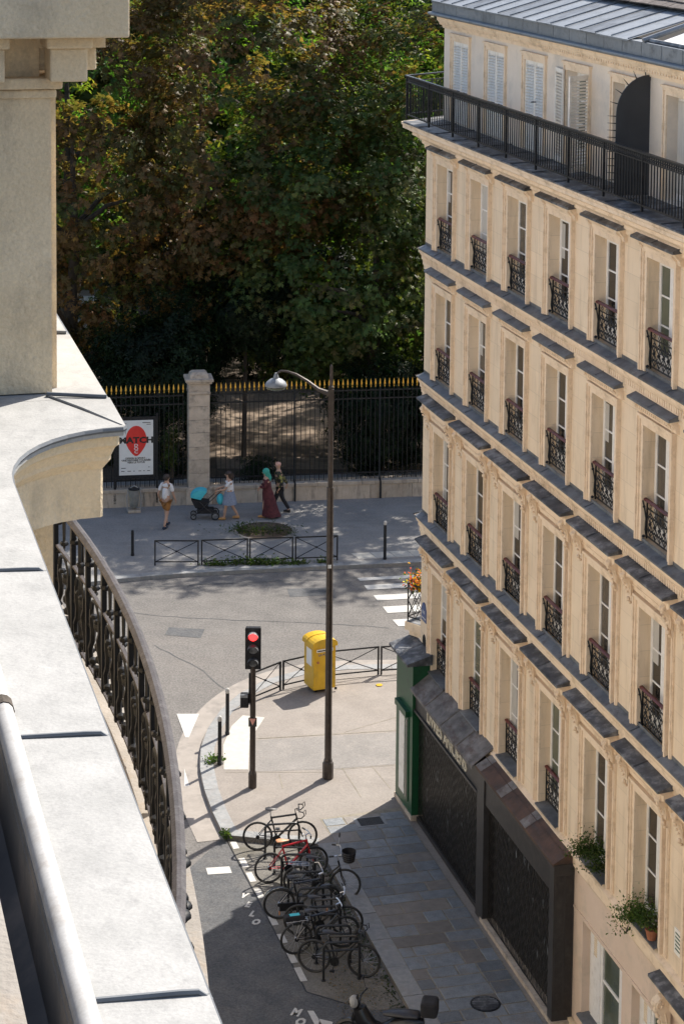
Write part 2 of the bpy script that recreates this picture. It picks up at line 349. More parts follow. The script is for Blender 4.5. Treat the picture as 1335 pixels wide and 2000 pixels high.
# gutter strip (concrete) round the corner
ring=[p for p in curve]
ro=inset(ring,-.62); ri=inset(ring,.0)
mbv=MB(); 
for i in range(len(ring)-1):
    mbv.add([(ri[i].x,ri[i].y,ZR+.009),(ro[i].x,ro[i].y,ZR+.009),(ro[i+1].x,ro[i+1].y,ZR+.009),(ri[i+1].x,ri[i+1].y,ZR+.009)],[(0,1,2,3)])
mbv.build('gutter_strip','gutterstrip',kind='structure')
# paving stones on the side street pavement: rows across, staggered
ps=[[MB().prism([(0,0),(1,0),(1,1),(0,1)],-.05,0).mesh('paving_stone',m) for m in ('granite','granitewarm')]]
def stone_mesh(w,d,m):
    e=.017; b=.01
    j=lambda:random.uniform(-.006,.006)
    P=[(e+j(),e+j()),(w-e+j(),e+j()),(w-e+j(),d-e+j()),(e+j(),d-e+j())]
    c=(w/2,d/2); Q=[(p[0]+(c[0]-p[0])*b/w*2,p[1]+(c[1]-p[1])*b/d*2) for p in P]
    vs=[(p[0],p[1],-.02) for p in P]+[(p[0],p[1],-.004) for p in P]+[(p[0],p[1],0) for p in Q]
    fs=[(8,9,10,11)]
    for i in range(4):
        k=(i+1)%4; fs+=[(i,k,4+k,4+i),(4+i,4+k,8+k,8+i)]
    return MB().add(vs,fs).mesh('paving_stone',m)
lib={}
bed=[FW(-.75,-.50),FW(22,-.50),FW(22,-KX+.42),FW(.75,-KX+.42),FW(-.6,-2.5)]
MB().add([(p.x,p.y,-.008) for p in bed],[tuple(range(5))]).build('joint_sand','joint',pav,kind='stuff')
x=-.55; row=0; cnt=0
while x<13.2:
    d=random.choice((.40,.44,.48,.52)); y=-.50 if True else 0
    yend=-KX+.43
    if x<.75: yend=-2.46
    yy=-.50-random.uniform(.0,.02); first=True
    while yy>yend+.05:
        wd=random.choice((.45,.6,.75,.9,1.05)) if not first else random.choice((.3,.55,.8))
        first=False
        if yy-wd<yend+.22: wd=yy-yend
        m='granite' if random.random()<.84 else 'granitewarm'
        key=(round(d,2),round(wd*10)/10,m,random.randint(0,1))
        if wd<.12: break
        me=stone_mesh(d,wd,m)
        o=link('paving_stone',me,pav,FW(x,yy-wd,random.uniform(-.0,.004)),(random.uniform(-.004,.004),random.uniform(-.004,.004),FROT)); cnt+=1
        yy-=wd
    x+=d; row+=1
# larger mastic joints on the corner pavement: shallow cut strips
def strip(P,w_,z,name,m,parent=None,**k):
    mb=MB()
    for a,b in zip(P,P[1:]):
        t=(b-a).normalized(); nn=Vector((-t.y,t.x,0))*w_/2
        mb.add([(q.x,q.y,z) for q in (a-nn,b-nn,b+nn,a+nn)],[(0,1,2,3)])
    return mb.build(name,m,parent,**k)
for a,b in (((487,1443),(776,1426)),((440,1508),(640,1508)),((655,1503),(772,1494)),((545,1512),(552,1540)),((668,1500),(705,1557)),((725,1495),(762,1540)),((672,1430),(776,1400))):
    strip([G(*a,-.008),G(*b,-.008)],.022,-.008,'pavement_joint','joint',pav)
strip([G(505,1443,-.009),G(770,1427,-.009)],.02,-.007,'pavement_joint','joint',pav)
# grey patch
pp=[G(*q,-.006) for q in ((492,1446),(776,1430),(772,1492),(655,1501),(492,1507))]
MB().add([(p.x,p.y,-.0085) for p in pp],[tuple(range(5))]).build('asphalt_patch','patch',pav)
# far pavement
fk=[G(*q) for q in ((60,1150),(230,1130),(350,1120),(500,1112),(650,1105),(820,1098))]
fk=[Vector((-60,56,0))]+fk+[Vector((45,75.6,0))]
wall_l=[Vector((-60,64.5,0)),Vector((45,82.2,0))]
farp=MB().prism([(p.x,p.y) for p in fk+[wall_l[1]+Vector((0,3,0)),wall_l[0]+Vector((0,3,0))]],ZR-.05,-.004).build('far_pavement','farpave',kind='structure')
kerbs(smooth(fk,1),.34,1.3,farp,side=1,ht=0.0)
# far gutter darker line handled by the real kerb face
# road markings
def poly(px,name,m,z,parent=None,**k):
    P=[G(q[0],q[1],z) for q in px]
    return MB().add([(p.x,p.y,z) for p in P],[tuple(range(len(P)))]).build(name,m,parent,**k)
MV=Vector((.9815,.191,0)).normalized()
sc8=lambda x,y:(690+x/7.406,1060+y/7.406)
zb=[((50,515),(95,555)),((150,620),(200,685)),((285,765),(345,840)),((420,930),(490,1022)),((560,1118),(650,1215))]
for i,(a,b) in enumerate(zb):
    A=G(*sc8(*a),ZR); B=G(*sc8(*b),ZR)
    P=[A,A+MV*4.6,B+MV*4.6,B]
    o=MB().add([(p.x,p.y,ZR+.012) for p in P],[(0,3,2,1)]).build('crosswalk_stripe','paint',road)
for px in (((345,1394),(389,1394),(369,1440),(362,1440)),((360,1500),(370,1535),(360,1536))): poly(px,'give_way_triangle','paint',ZR+.014,road)
poly(((402,1695),(448,1692),(453,1705),(406,1708)),'dash_mark','paint',ZR+.012,road)
poly(((600,1974),(612,1974),(634,2010),(620,2012)),'dash_mark','paint',ZR+.012,road)
poly(((624,1990),(650,1996),(646,2006),(622,2000)),'dash_mark','paint',ZR+.012,road)
# letters painted on the side street, read one under the other
def road_letter(ch,px,size):
    p=G(px[0],px[1],ZR+.012)
    X=Vector((.955,-.30,0)).normalized(); Y=Vector((.30,.955,0)).normalized()
    lettering('painted_letter',ch,size,'paint',road,basis(X,Y*1.5,Vector((0,0,1)),p),ext=.002,bold=.012)
for ch,q in (('V',(474,1753)),('E',(482,1771)),('L',(490,1789)),('O',(497,1805))): road_letter(ch,q,.21)
for ch,q in (('M',(575,1983)),('O',(583,2002)),('T',(590,2022)),('O',(597,2044))): road_letter(ch,q,.24)
poly(((437,1503),(436,1455),(452,1418),(474,1397),(517,1401),(487,1446),(485,1503)),'tactile_slab','tactile',-.004,pav)
P=[G(685,1081,.0),G(700,1092,.0)]
for i in range(9):
    a=P[0]+MV*(.62*i+.01); b=P[0]+MV*(.62*(i+1)-.01); c=P[1]+MV*(.62*(i+1)-.01); d=P[1]+MV*(.62*i+.01)
    MB().add([(q.x,q.y,z) for z in (-.004,.004) for q in (a,d,c,b)],[(4,5,6,7),(0,1,5,4),(1,2,6,5),(2,3,7,6),(3,0,4,7)]).build('tactile_slab','tactile',farp)
def crack(px,w_,z,m,nm,parent):
    P=[G(q[0],q[1],z) for q in px]; P=resample(smooth(P,1),.35); rr=random.Random(len(px)*17+int(px[0][0]))
    P=[p+Vector((rr.uniform(-.05,.05),rr.uniform(-.05,.05),0)) for p in P]; strip(P,w_,z,nm,m,parent)
crack(((215,1190),(330,1205),(470,1212),(640,1218),(760,1226)),.035,ZR+.006,'asphaltdark','road_crack',road)
crack(((300,1260),(380,1300),(440,1345)),.03,ZR+.006,'asphaltdark','road_crack',road)
crack(((240,1150),(420,1140),(620,1132),(820,1124)),.05,ZR+.006,'asphaltdark','road_joint',road)
for q in (((560,1150),(640,1147),(650,1162),(566,1166)),((330,1225),(400,1229),(392,1246),(322,1240))): poly(q,'asphalt_patch','asphaltdark',ZR+.006,road)
# bike bay: flush border strips and dashes
bay=[G(440,1636,ZR),G(598,1938,ZR),G(712,1972,ZR)]
bayin=[G(620,1655,ZR),G(612,1660,ZR)]
MB().add([(p.x,p.y,ZR+.007) for p in (G(437,1634,ZR),G(598,1938,ZR),G(712,1972,ZR),FW(7.9,-KX,ZR),FW(.75,-KX,ZR))],[(0,1,2,3,4)]).build('bike_bay','bay',kind='structure')
strip(bay,.03,ZR+.010,'bay_edge','iron',road)
bl=[G(455,1645,ZR),G(596,1922,ZR)]; L=(bl[1]-bl[0]); n_=L.normalized()
for f0,f1 in ((.0,.055),(.13,.20),(.24,.31),(.36,.43),(.56,.62),(.68,.74),(.80,.87),(.90,.985)):
    strip([bl[0]+L*f0,bl[0]+L*f1],.14,ZR+.013,'dash_mark','paint',road)
# manhole covers
g=G(723,1605,.0); me=MB()
me.box(-.36,.36,-.24,.24,.001,.008)
mh=thing('drain_grate','square iron drain grate set in the shaded paving','drain',g+Vector((0,0,.002)),FROT+PI/2)
me.build('frame','kerb',mh)
gr=MB()
for i in range(7): gr.box(-.28,.28,-.19+i*.058,-.19+i*.058+.034,.009,.016)
gr.build('grating','iron',mh)
g=G(947,1961,.0); mh=thing('manhole_cover','round iron manhole cover on the granite pavement','manhole cover',g+Vector((0,0,.003)))
MB().lathe([(.30,0),(.30,.008),(.29,.010),(.02,.010)],28).build('ring','iron',mh)
gr=MB()
for i in range(-4,5):
    hw=math.sqrt(max(.0,.26**2-(i*.06)**2)); gr.box(-hw,hw,i*.06-.018,i*.06+.018,.011,.016)
gr.build('ribbing','zincdark',mh)
g=G(740,1338,.0); tag(MB().lathe([(.09,0),(.09,.01),(.02,.012)],12,c=tuple(g)).build('valve_cover','yellow'),'small yellow valve cover near the barrier on the corner pavement','valve cover')
# ================================================================ corner building
B=thing('apartment_building','cream stone corner apartment building with zinc window hoods and a long black iron balcony','building',tuple(W0),FROT)
SP=2.44; NW=7; OX=.04; OW=1.15; XR=19.0; XL=-.9
rows=[(3.57,5.92),(7.06,9.27),(10.45,12.52),(13.47,15.48)]
def wall_grid(mb,xs,zs,openings,y=0,depth=.30):
    for i in range(len(xs)-1):
        for j in range(len(zs)-1):
            cx_,cz_=(xs[i]+xs[i+1])/2,(zs[j]+zs[j+1])/2
            if any(a<cx_<b and c<cz_<d for a,b,c,d in openings): continue
            mb.add([(xs[i],y,zs[j]),(xs[i+1],y,zs[j]),(xs[i+1],y,zs[j+1]),(xs[i],y,zs[j+1])],[(0,1,2,3)])
    for a,b,c,d in openings:
        mb.add([(a,y,c),(a,y,d),(a,y+depth,d),(a,y+depth,c)],[(0,1,2,3)])
        mb.add([(b,y,c),(b,y,d),(b,y+depth,d),(b,y+depth,c)],[(3,2,1,0)])
        mb.add([(a,y,d),(b,y,d),(b,y+depth,d),(a,y+depth,d)],[(0,1,2,3)])
        mb.add([(a,y,c),(b,y,c),(b,y+depth,c),(a,y+depth,c)],[(3,2,1,0)])
ops=[]
for (z0,z1) in rows:
    for i in range(NW): ops.append((OX+SP*i,OX+SP*i+OW,z0,z1))
xs=sorted({XL,XR}|{o[0] for o in ops}|{o[1] for o in ops}); zs=sorted({3.2,16.2}|{z for r in rows for z in r})
mb=MB(); wall_grid(mb,xs,zs,ops,0,.34)
# chamfer and main street faces, top closed
CHX,CHY=XL-.9,1.5   # chamfer end
def back_face(mb,z0,z1,e=0.0):
    a=(XL-e*.41,-e); b=(CHX-e,CHY-e*.41*0); c=(CHX-e,16); d=(XR,16)
    for p,q in ((b,a),(c,b),(d,c)):
        mb.add([(p[0],p[1],z0),(q[0],q[1],z0),(q[0],q[1],z1),(p[0],p[1],z1)],[(0,1,2,3)])
back_face(mb,3.2,16.2)
mb.add([(XR,0,0),(XR,16,0),(XR,16,16.2),(XR,0,16.2)],[(0,1,2,3)])
mb.build('wall','stone',B)
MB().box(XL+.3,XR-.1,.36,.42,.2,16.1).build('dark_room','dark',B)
def swept(prof,e0=0,xr=XR,z=0):
    """profile [(out,z)] run along the side street face, round the chamfer and along the main street"""
    mb=MB(); n=len(prof); k=.566; k2=.277
    st=[lambda o:(xr,-o),lambda o:(XL-e0-o*k,-o),lambda o:(CHX-o,CHY-o*k2),lambda o:(CHX-o,16)]
    vs=[]
    for f in st:
        for o,zz in prof: x_,y_=f(o); vs.append((x_,y_,zz))
    fs=[]
    for s_ in range(3):
        for i in range(n):
            j=(i+1)%n; fs.append((s_*n+i,s_*n+j,(s_+1)*n+j,(s_+1)*n+i))
    fs.append(tuple(range(n))); fs.append(tuple(3*n+i for i in range(n-1,-1,-1)))
    return mb.add(vs,fs)
def stringcourse(z,name='stone_cornice',proj=.16,dent=False):
    # z = level of the outer zinc edge
    pr=[(-.02,z-.50),(.03,z-.50),(.03,z-.42),(.05,z-.40),(.05,z-.30),(.08,z-.27),(.08,z-.20),(proj-.03,z-.12),(proj-.03,z-.07),(proj,z-.05),(proj,z-.015),(-.02,z+.045)]
    swept(pr).build(name,'trim',B)
    # zinc covering in sheets
    me=MB().add([(0,.0,.07),(0,-proj-.025,.0),(0,-proj-.025,-.03),(1.2,.0,.07),(1.2,-proj-.025,.0),(1.2,-proj-.025,-.03)],[(0,1,4,3),(1,2,5,4)])
    me.tube([(1.2,.0,.078),(1.2,-proj-.02,.008)],.011,5)
    me.add([(0,0,.07),(1.2,0,.07),(1.2,0,.13),(0,0,.13),(0,-.008,.07),(1.2,-.008,.07),(1.2,-.008,.13),(0,-.008,.13)],[(4,5,6,7),(7,6,2,3)])
    me=me.mesh('zinc_sheet','zinc')
    x=XL+.02
    n=0
    while x<17.6:
        link('zinc_sheet',me,B,(x,0,z)); x+=1.2; n+=1
    k=.566; k2=.277; p=proj+.025
    MB().add([(XL,0,z+.07),(XL-p*k,-p,z),(CHX-p,CHY-p*k2,z),(CHX,CHY,z+.07),(XL-p*k,-p,z-.03),(CHX-p,CHY-p*k2,z-.03)],[(0,3,2,1),(1,2,5,4)]).build('zinc_sheet','zinc',B)
for z in (13.40,10.38,7.05): stringcourse(z)
def dentils(z,x0,x1,w_,h_,d_,step,y0=0,name='dentil_band'):
    mb=MB(); x=x0
    while x<x1: mb.box(x,x+w_,-y0-d_,-y0+.0,z-h_,z); x+=step
    return mb.build(name,'trim',B,kind='stuff')
for z in (13.40,10.38): dentils(z-.20,XL+.1,15.2,.055,.11,.045,.10,.05)
# string band over the shops
swept([(-.02,3.18),(.03,3.18),(.05,3.22),(.05,3.38),(.09,3.42),(.09,3.47),(-.02,3.53)]).build('stone_band','trim',B)
# balcony slab and mouldings
SL=.53
swept([(-.02,15.72),(.04,15.72),(.05,15.80),(.10,15.84),(.10,15.90),(.20,15.97),(.30,16.02),(.30,16.08),(.40,16.14),(SL-.03,16.18),(SL-.03,16.24),(SL,16.27),(SL,16.32),(-.3,16.34)]).build('balcony_cornice','trim',B)
# balcony deck in zinc sheets
x=XL-.1
me=MB().add([(0,.40,.06),(1.25,.40,.06),(1.25,-SL-.02,.0),(0,-SL-.02,.0),(0,-SL-.02,-.03),(1.25,-SL-.02,-.03)],[(0,3,2,1),(3,4,5,2)])
me.tube([(1.25,.4,.07),(1.25,-SL-.02,.01)],.013,5); me=me.mesh('deck_sheet','zincdark')
while x<17.5: link('deck_sheet',me,B,(x,0,16.345)); x+=1.25
MB().add([(XL-.1,.4,16.40),(XL-.1-.1,-SL-.02,16.345),(CHX-SL,CHY-.2,16.345),(CHX+.3,CHY+.2,16.40)],[(0,3,2,1)]).build('deck_sheet','zinclight',B)
# ---- windows
def arch_mesh():
    mb=MB()
    return mb
def architrave(h,ears=False):
    mb=MB(); a=.16
    for (o0,o1,dep) in ((.0,.10,.035),(.10,.19,.06),(.15,.194,.085)):
        mb.box(-o1,-o0,-dep,.0,0,h+o0); mb.box(OW+o0,OW+o1,-dep,0,0,h+o0); mb.box(-o1,OW+o1,-dep-.001,0,h+o0,h+o1)
    return mb.mesh('architrave','trim')
def window_meshes(h):
    fr=MB(); y0,y1=.20,.26
    fr.box(0,.055,y0,y1,0,h); fr.box(OW-.055,OW,y0,y1,0,h); fr.box(.055,OW-.055,y0,y1,h-.06,h); fr.box(.055,OW-.055,y0,y1,0,.07)
    lw=(OW-.11)/2
    for k in (0,1):
        x0=.055+k*lw+.004; x1=x0+lw-.008; y2,y3=.185,.23
        fr.box(x0,x0+.065,y2,y3,.07,h-.06); fr.box(x1-.065,x1,y2,y3,.07,h-.06)
        fr.box(x0+.065,x1-.065,y2,y3,h-.13,h-.06); fr.box(x0+.065,x1-.065,y2,y3,.07,.32)
        H=h-.13-.32
        for q in (1,2): fr.box(x0+.065,x1-.065,y2+.005,y3,.32+H*q/3-.015,.32+H*q/3+.015)
    fr=fr.mesh('window','white')
    H=h-.13-.32
    pn=MB().box(0,lw-.138,0,.008,0,H/3-.03).mesh('pane','glass')
    return fr,pn,lw,H
def guard_mesh(h=.85,w_=OW):
    mb=MB(); r=.009
    for x_ in (.0,w_): mb.box(x_-.014,x_+.014,-.014,.014,0,h)
    for z_ in (.05,h-.14,h-.02): mb.box(0,w_,-.01,.01,z_-.01,z_+.01)
    n=5
    for i in range(n):
        x0=.06+i*(w_-.12)/n; cxx=x0+(w_-.12)/n/2; ww=(w_-.12)/n*.44
        mb.tube([(cxx,0,.05),(cxx,0,h-.14)],.008,4)
        for sgn in (-1,1):
            for (zb,zt) in ((.08,.29),(.50,.31)):
                P=[]
                for k in range(9):
                    t=k/8; an=t*PI*1.5
                    P.append((cxx+sgn*ww*(math.sin(an*.67)),0,zb+(zt-zb)*t))
                mb.tube(P,.010,4,caps=False)
            mb.ball((cxx+sgn*ww*.5,0,.18),.024,4); mb.ball((cxx+sgn*ww*.5,0,.42),.022,4)
        mb.ball((cxx,-.01,.30),.032,4)
        mb.tube([(cxx+math.cos(a)*.038,0,h-.08+math.sin(a)*.038) for a in [k*PI/3 for k in range(6)]],.007,4,closed=True)
    return mb.mesh('window_guard','iron')
GM=guard_mesh(.69)
def flare_mesh(h=.85,w_=OW):  # bowed guard ends curling outward
    mb=MB()
    P=[(0,-.0,.02),(0,-.03,.2),(0,-.015,.45),(0,-.05,.7),(0,-.085,.86)]
    mb.tube([(0,p[1],p[2]) for p in P],.016,5)
    mb.ball((0,-.06,.06),.035,4); mb.ball((0,-.06,.72),.03,4)
    return mb.mesh('guard_scroll','iron')
FM=flare_mesh()
for v_ in FM.vertices: v_.co.z*=.80
HR=MB().extrude([(-.035,0),(.035,0),(.042,.022),(.02,.045),(-.02,.045),(-.042,.022)],-.06,OW+.0).mesh('handrail','redrail')
def console_mesh():
    mb=MB(); P=[(-.02,.0),(-.16,-.02),(-.235,-.07),(-.24,-.14),(-.19,-.20),(-.13,-.25),(-.10,-.33),(-.095,-.42),(-.06,-.47),(-.02,-.48)]
    mb.extrude([(p[0],p[1]) for p in P],-.055,.055)
    for sx in (-.058,.058):
        mb.tube([(sx,-.175+.055*math.cos(a)*(1-a/14),-.10+.055*math.sin(a)*(1-a/14)) for a in [k*.7 for k in range(13)]],.013,4)
        mb.tube([(sx,-.10,-.20),(sx,-.07,-.32),(sx,-.075,-.44)],.014,4)
    for k in range(5): mb.ball((0,-.235+k*.028,-.10-k*.075),.036-k*.003,4)
    mb.ball((0,-.10,-.53),.045,5); mb.ball((0,-.06,-.60),.03,4)
    return mb.mesh('console','trim')
CM=console_mesh()
def hood(kind,par,xw,zh):
    """zinc covered hood above a window; local origin = left foot of the opening head"""
    ov={'a':(.20,.20,.23),'b':(.20,.20,.26),'c':(.33,.30,.34)}[kind]; wd,proj,rise=ov; wd=.47 if kind=='c' else .33
    x0,x1=-wd,OW+wd+.04
    if kind=='a': zc=zh+.33
    elif kind=='b': zc=zh+.45
    else: zc=zh+.70
    mb=MB()
    if kind=='c':
        mb.extrude([(.02,zh+.23),(-.04,zh+.23),(-.04,zh+.30),(-.07,zh+.31),(-.07,zh+.34),(-.06,zh+.34),(-.06,zh+.46),(-.19,zh+.50),(-.19,zc-.09),(-.27,zc-.05),(-.27,zc-.01),(.02,zc+.05)],x0+.03,x1-.03)
        pass
    else:
        mb.extrude([(.02,zc-.24),(-.05,zc-.24),(-.07,zc-.19),(-.07,zc-.15),(-proj+.05,zc-.07),(-proj+.03,zc-.01),(.02,zc+.05)],x0+.05,x1-.05)
    h=mb.build('window_hood','trim',par); h.location=(xw,0,0)
    if kind!='c':
        for xx in (-.12,OW+.12):
            c=MB().extrude([(.0,-.22),(-.05,-.20),(-.08,-.14),(-.16,-.05),(-.16,.0),(.0,.0)],xx-.06,xx+.06).build('console','trim',h); c.location=(0,0,zc-.05)
    if kind=='b':
        d_=MB(); x=x0+.09
        while x<x1-.1: d_.box(x,x+.05,-.115,-.06,zc-.17,zc-.09); x+=.09
        d_.build('dentil_band','trim',h,kind='stuff')
    pz=proj+.02; p=MB()
    mid=(x0+x1)/2
    for a,b in ((x0,mid-.004),(mid+.004,x1)):
        q=MB().add([(a,0,.10),(b,0,.10),(b,-pz,.012),(a,-pz,.012),(a,-pz,-.028),(b,-pz,-.028),(a,0,-.0),(b,0,-.0)],[(0,3,2,1),(3,4,5,2),(0,6,4,3),(1,2,5,7)])
        q.tube([(b,0,.105),(b,-pz,.018)],.012,4)
        q.build('zinc_sheet','zincdark' if kind!='b' else 'zinc',h).location=(0,0,zc)
    if kind=='c':
        for xx in (-.30,OW+.30):
            link('console',CM,h,(xx,-.02,zc-.12))
        # flat pilasters flanking the frame
    return h
wm={}
GL=MB().box(0,1,0,.004,0,1)
for ri,(z0,z1) in enumerate(rows):
    h=z1-z0; fr,pn,lw,H=window_meshes(h); am=architrave(h)
    pm={}
    for mk in ('glass','glassgreen','curtain','glass2','glass3'):
        q=pn.copy(); q.materials.clear(); q.materials.append(M[mk]); pm[mk]=q
    for i in range(NW):
        xw=OX+SP*i
        a=link('architrave',am,B,(xw,0,z0))
        wdw=link('window',fr,B,(xw,0,z0))
        mk='glass'
        mk=('glass','glass2','glass3','glass')[(i*7+ri*5)%4]
        if (ri,i) in ((3,1),): mk='curtain'
        elif (ri,i) in ((3,5),(0,1),(0,3)): mk='glassgreen'
        for k in (0,1):
            for q in range(3):
                link('pane',pm[mk],wdw,(.055+k*lw+.069,.205,.335+H*q/3))
        if (ri,i) in ((3,0),(2,1),(2,4),(1,2),(1,5),(0,0),(0,2),(3,3),(1,0)):
            hh=(z1-z0)-.20; wv=random.choice((.17,.24,.30)); cb_=MB()
            for q in range(6): cb_.box(.125+wv*q/6,.125+wv*(q+.8)/6,.2005,.2040,.34+(hh*.45 if (ri+i)%3==0 else 0),hh+.02)
            link('net_curtain',cb_.mesh('net_curtain','curtain'),wdw)
        if ri==0:
            # pilaster strips and zinc sill with recessed guard
            s_=MB().add([(-.02,.30,.05),(OW+.02,.30,.05),(OW+.02,-.10,.0),(-.02,-.10,.0),(-.02,-.10,-.03),(OW+.02,-.10,-.03)],[(0,3,2,1),(3,4,5,2)]).build('window_sill','zinc',B); s_.location=(xw,0,z0+.012)
        if not (ri==0 and i>=4):
            g_=link('window_guard',GM,B,(xw,.13 if ri==0 else .075,z0+.04))
            link('handrail',HR,g_,(0,-.03 if ri else 0,.69))
            if ri: link('guard_scroll',FM,g_,(.0,-.0,0)); link('guard_scroll',FM,g_,(OW,-.0,0))
        kind='c' if ri in (0,1) else ('b' if ri==2 else 'a')
        hood(kind,B,xw,z1)
        if kind=='c':
            for xx in (-.36,OW+.24):
                mb=MB().box(xx,xx+.12,-.03,0,0,h+.22); mb.box(xx+.03,xx+.09,-.045,0,.02,h+.18)
                link('pilaster_strip',mb.mesh('pilaster_strip','trim'),B,(xw,0,z0))
# ---- recessed top floor
TS=.35; TZ0,TZ1=16.36,18.80
TX=-.07; TW=1.14; T_Z=18.27
tops=[(TX+2.43*i,TX+2.43*i+TW,TZ0+.08,T_Z) for i in range(7)]
mb=MB(); xs=sorted({XL+.14,XR}|{t[0] for t in tops}|{t[1] for t in tops}); zs=[TZ0-.1,TZ0+.08,T_Z,18.95]
wall_grid(mb,xs,zs,tops,TS,.30)
xl=XL+.14
for p,q in (((CHX+TS,CHY+.15),(xl,TS)),((CHX+TS,16),(CHX+TS,CHY+.15))):
    mb.add([(p[0],p[1],16.2),(q[0],q[1],16.2),(q[0],q[1],18.95),(p[0],p[1],18.95)],[(0,1,2,3)])
mb.build('top_floor_wall','topwall',B)
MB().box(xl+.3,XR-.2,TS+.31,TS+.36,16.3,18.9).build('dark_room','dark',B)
for t in tops:
    a=MB()
    for (o0,o1,dep) in ((0,.08,.03),(.08,.13,.05)):
        a.box(-o1,-o0,-dep,0,0,1.83+o0); a.box(TW+o0,TW+o1,-dep,0,0,1.83+o0); a.box(-o1,TW+o1,-dep-.001,0,1.83+o0,1.83+o1)
    a.box(-.17,TW+.17,-.075,0,1.83+.13,1.83+.17)
    a.build('architrave','trim',B).location=(t[0],TS,TZ0+.08)
def shutter(par,w_,h_,loc,rz):
    fr=MB(); 
    for a,b in ((0,.05),(w_-.05,w_)): fr.box(a,b,0,.035,0,h_)
    for a,b in ((0,.09),(h_*.34,h_*.34+.06),(h_-.08,h_)): fr.box(.05,w_-.05,0,.035,a,b)
    f=fr.build('shutter','shutter',par); f.location=loc; f.rotation_euler=(0,0,rz)
    s_=MB(); z=.10
    while z<h_-.1:
        if not (h_*.34-.03<z<h_*.34+.06):
            s_.add([(.05,-.004,z),(w_-.05,-.004,z),(w_-.05,.034,z+.04),(.05,.034,z+.04),(.05,-.004,z+.008),(w_-.05,-.004,z+.008),(w_-.05,.034,z+.048),(.05,.034,z+.048)],[(0,1,2,3),(7,6,5,4),(0,4,5,1),(2,6,7,3)])
        z+=.062
    s_.build('louvre_slats','shutter',f,kind='stuff'); return f
for i in range(3):
    for k in (0,1):
        shutter(B,TW/2-.006,1.82,(tops[i][0]+k*TW/2+.003,TS-.0,TZ0+.09),0)
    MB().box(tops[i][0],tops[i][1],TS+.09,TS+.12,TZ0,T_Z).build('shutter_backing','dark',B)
x3=tops[3][0]
shutter(B,TW/2-.006,1.82,(x3-.02,TS-.06,TZ0+.09),PI-.10).location.x=x3-.02
shutter(B,TW/2-.006,1.82,(x3+TW+.02,TS-.02,TZ0+.09),-R(62))
def frwin(i,mk='glassgreen'):
    fr,pn,lw,H=window_meshes(1.83); f=link('window',fr,B,(tops[i][0],TS,TZ0+.08))
    q=pn.copy(); q.materials.clear(); q.materials.append(M[mk])
    for k in (0,1):
        for z in range(3): link('pane',q,f,(.055+k*lw+.069,.205,.335+H*z/3))
frwin(3); frwin(4,'glass'); frwin(5,'glass'); frwin(6,'glass')
# curtain in the 6th door
MB().box(tops[5][0]+.06,tops[5][0]+.42,TS+.17,TS+.18,TZ0+.2,T_Z-.1).build('curtain','curtain',B)
# shutter catch
MB().tube([(5.55-.1,TS,17.45),(5.55-.1,TS-.1,17.45),(5.55+.02,TS-.1,17.47)],.012,5).build('shutter_catch','iron',B)
# eaves, dentils and roof
def swept2(prof,name,m,xr=XR,e=0):
    mb=MB(); n=len(prof); k=.566; vs=[]
    for f in (lambda o:(xr,TS-o),lambda o:(xl-o*k,TS-o),lambda o:(CHX+TS-o,CHY+.15-o*.277),lambda o:(CHX+TS-o,16)):
        for o,z in prof: a=f(o); vs.append((a[0],a[1],z))
    fs=[(s_*n+i,s_*n+(i+1)%n,(s_+1)*n+(i+1)%n,(s_+1)*n+i) for s_ in range(3) for i in range(n)]
    fs.append(tuple(range(n)))
    return mb.add(vs,fs).build(name,m,B)
swept2([(-.02,18.52),(.04,18.52),(.06,18.60),(.10,18.62),(.16,18.70),(.16,18.76),(.26,18.82),(-.02,18.84)],'eaves_cornice','trim')
mb=MB(); x=xl
while x<15.5: mb.box(x,x+.06,TS-.13,TS-.05,18.60,18.69); x+=.12
mb.build('dentil_band','trim',B,kind='stuff')
swept2([(.0,18.84),(.31,18.80),(.36,18.84),(.35,18.87),(.26,18.89),(.26,19.14),(.0,19.16)],'gutter','leadblue')
me=MB().box(0,.86,-.006,.0,0,.235).mesh('eaves_panel','leadblue')
x=xl-.05
while x<16: link('eaves_panel',me,B,(x,TS-.262,18.895)); x+=.88
RZ=19.14
# low zinc slope with standing seams
rs=MB().add([(0,TS-.30,0),(.78,TS-.30,0),(.78,TS+1.15,.42),(0,TS+1.15,.42),(0,TS-.30,-.03),(.78,TS-.30,-.03)],[(0,1,2,3),(4,5,1,0)])
rs.tube([(.78,TS-.31,.02),(.78,TS+1.16,.44)],.013,5); rs=rs.mesh('roof_sheet','leadblue')
rs2=MB().add([(0,TS-.30,0),(.78,TS-.30,0),(.78,TS+1.15,.42),(0,TS+1.15,.42),(0,TS-.30,-.03),(.78,TS-.30,-.03)],[(0,1,2,3),(4,5,1,0)])
rs2.tube([(.78,TS-.31,.02),(.78,TS+1.16,.44)],.013,5); rs2=rs2.mesh('roof_sheet','zinc')
x=xl-.1; i=0
while x<10.7: link('roof_sheet',rs if i%3 else rs2,B,(x,0,RZ)); x+=.79; i+=1
MB().add([(xl-.1,TS-.3,RZ),(xl-.1,TS+1.2,RZ+.42),(CHX+1.6,CHY+1.2,RZ+.42),(CHX+TS-.3,CHY,RZ),(CHX+TS-.3,16,RZ),(CHX+1.6,16,RZ+.42)],[(0,1,2,3),(3,2,5,4)]).build('roof_slope','zinc',B)
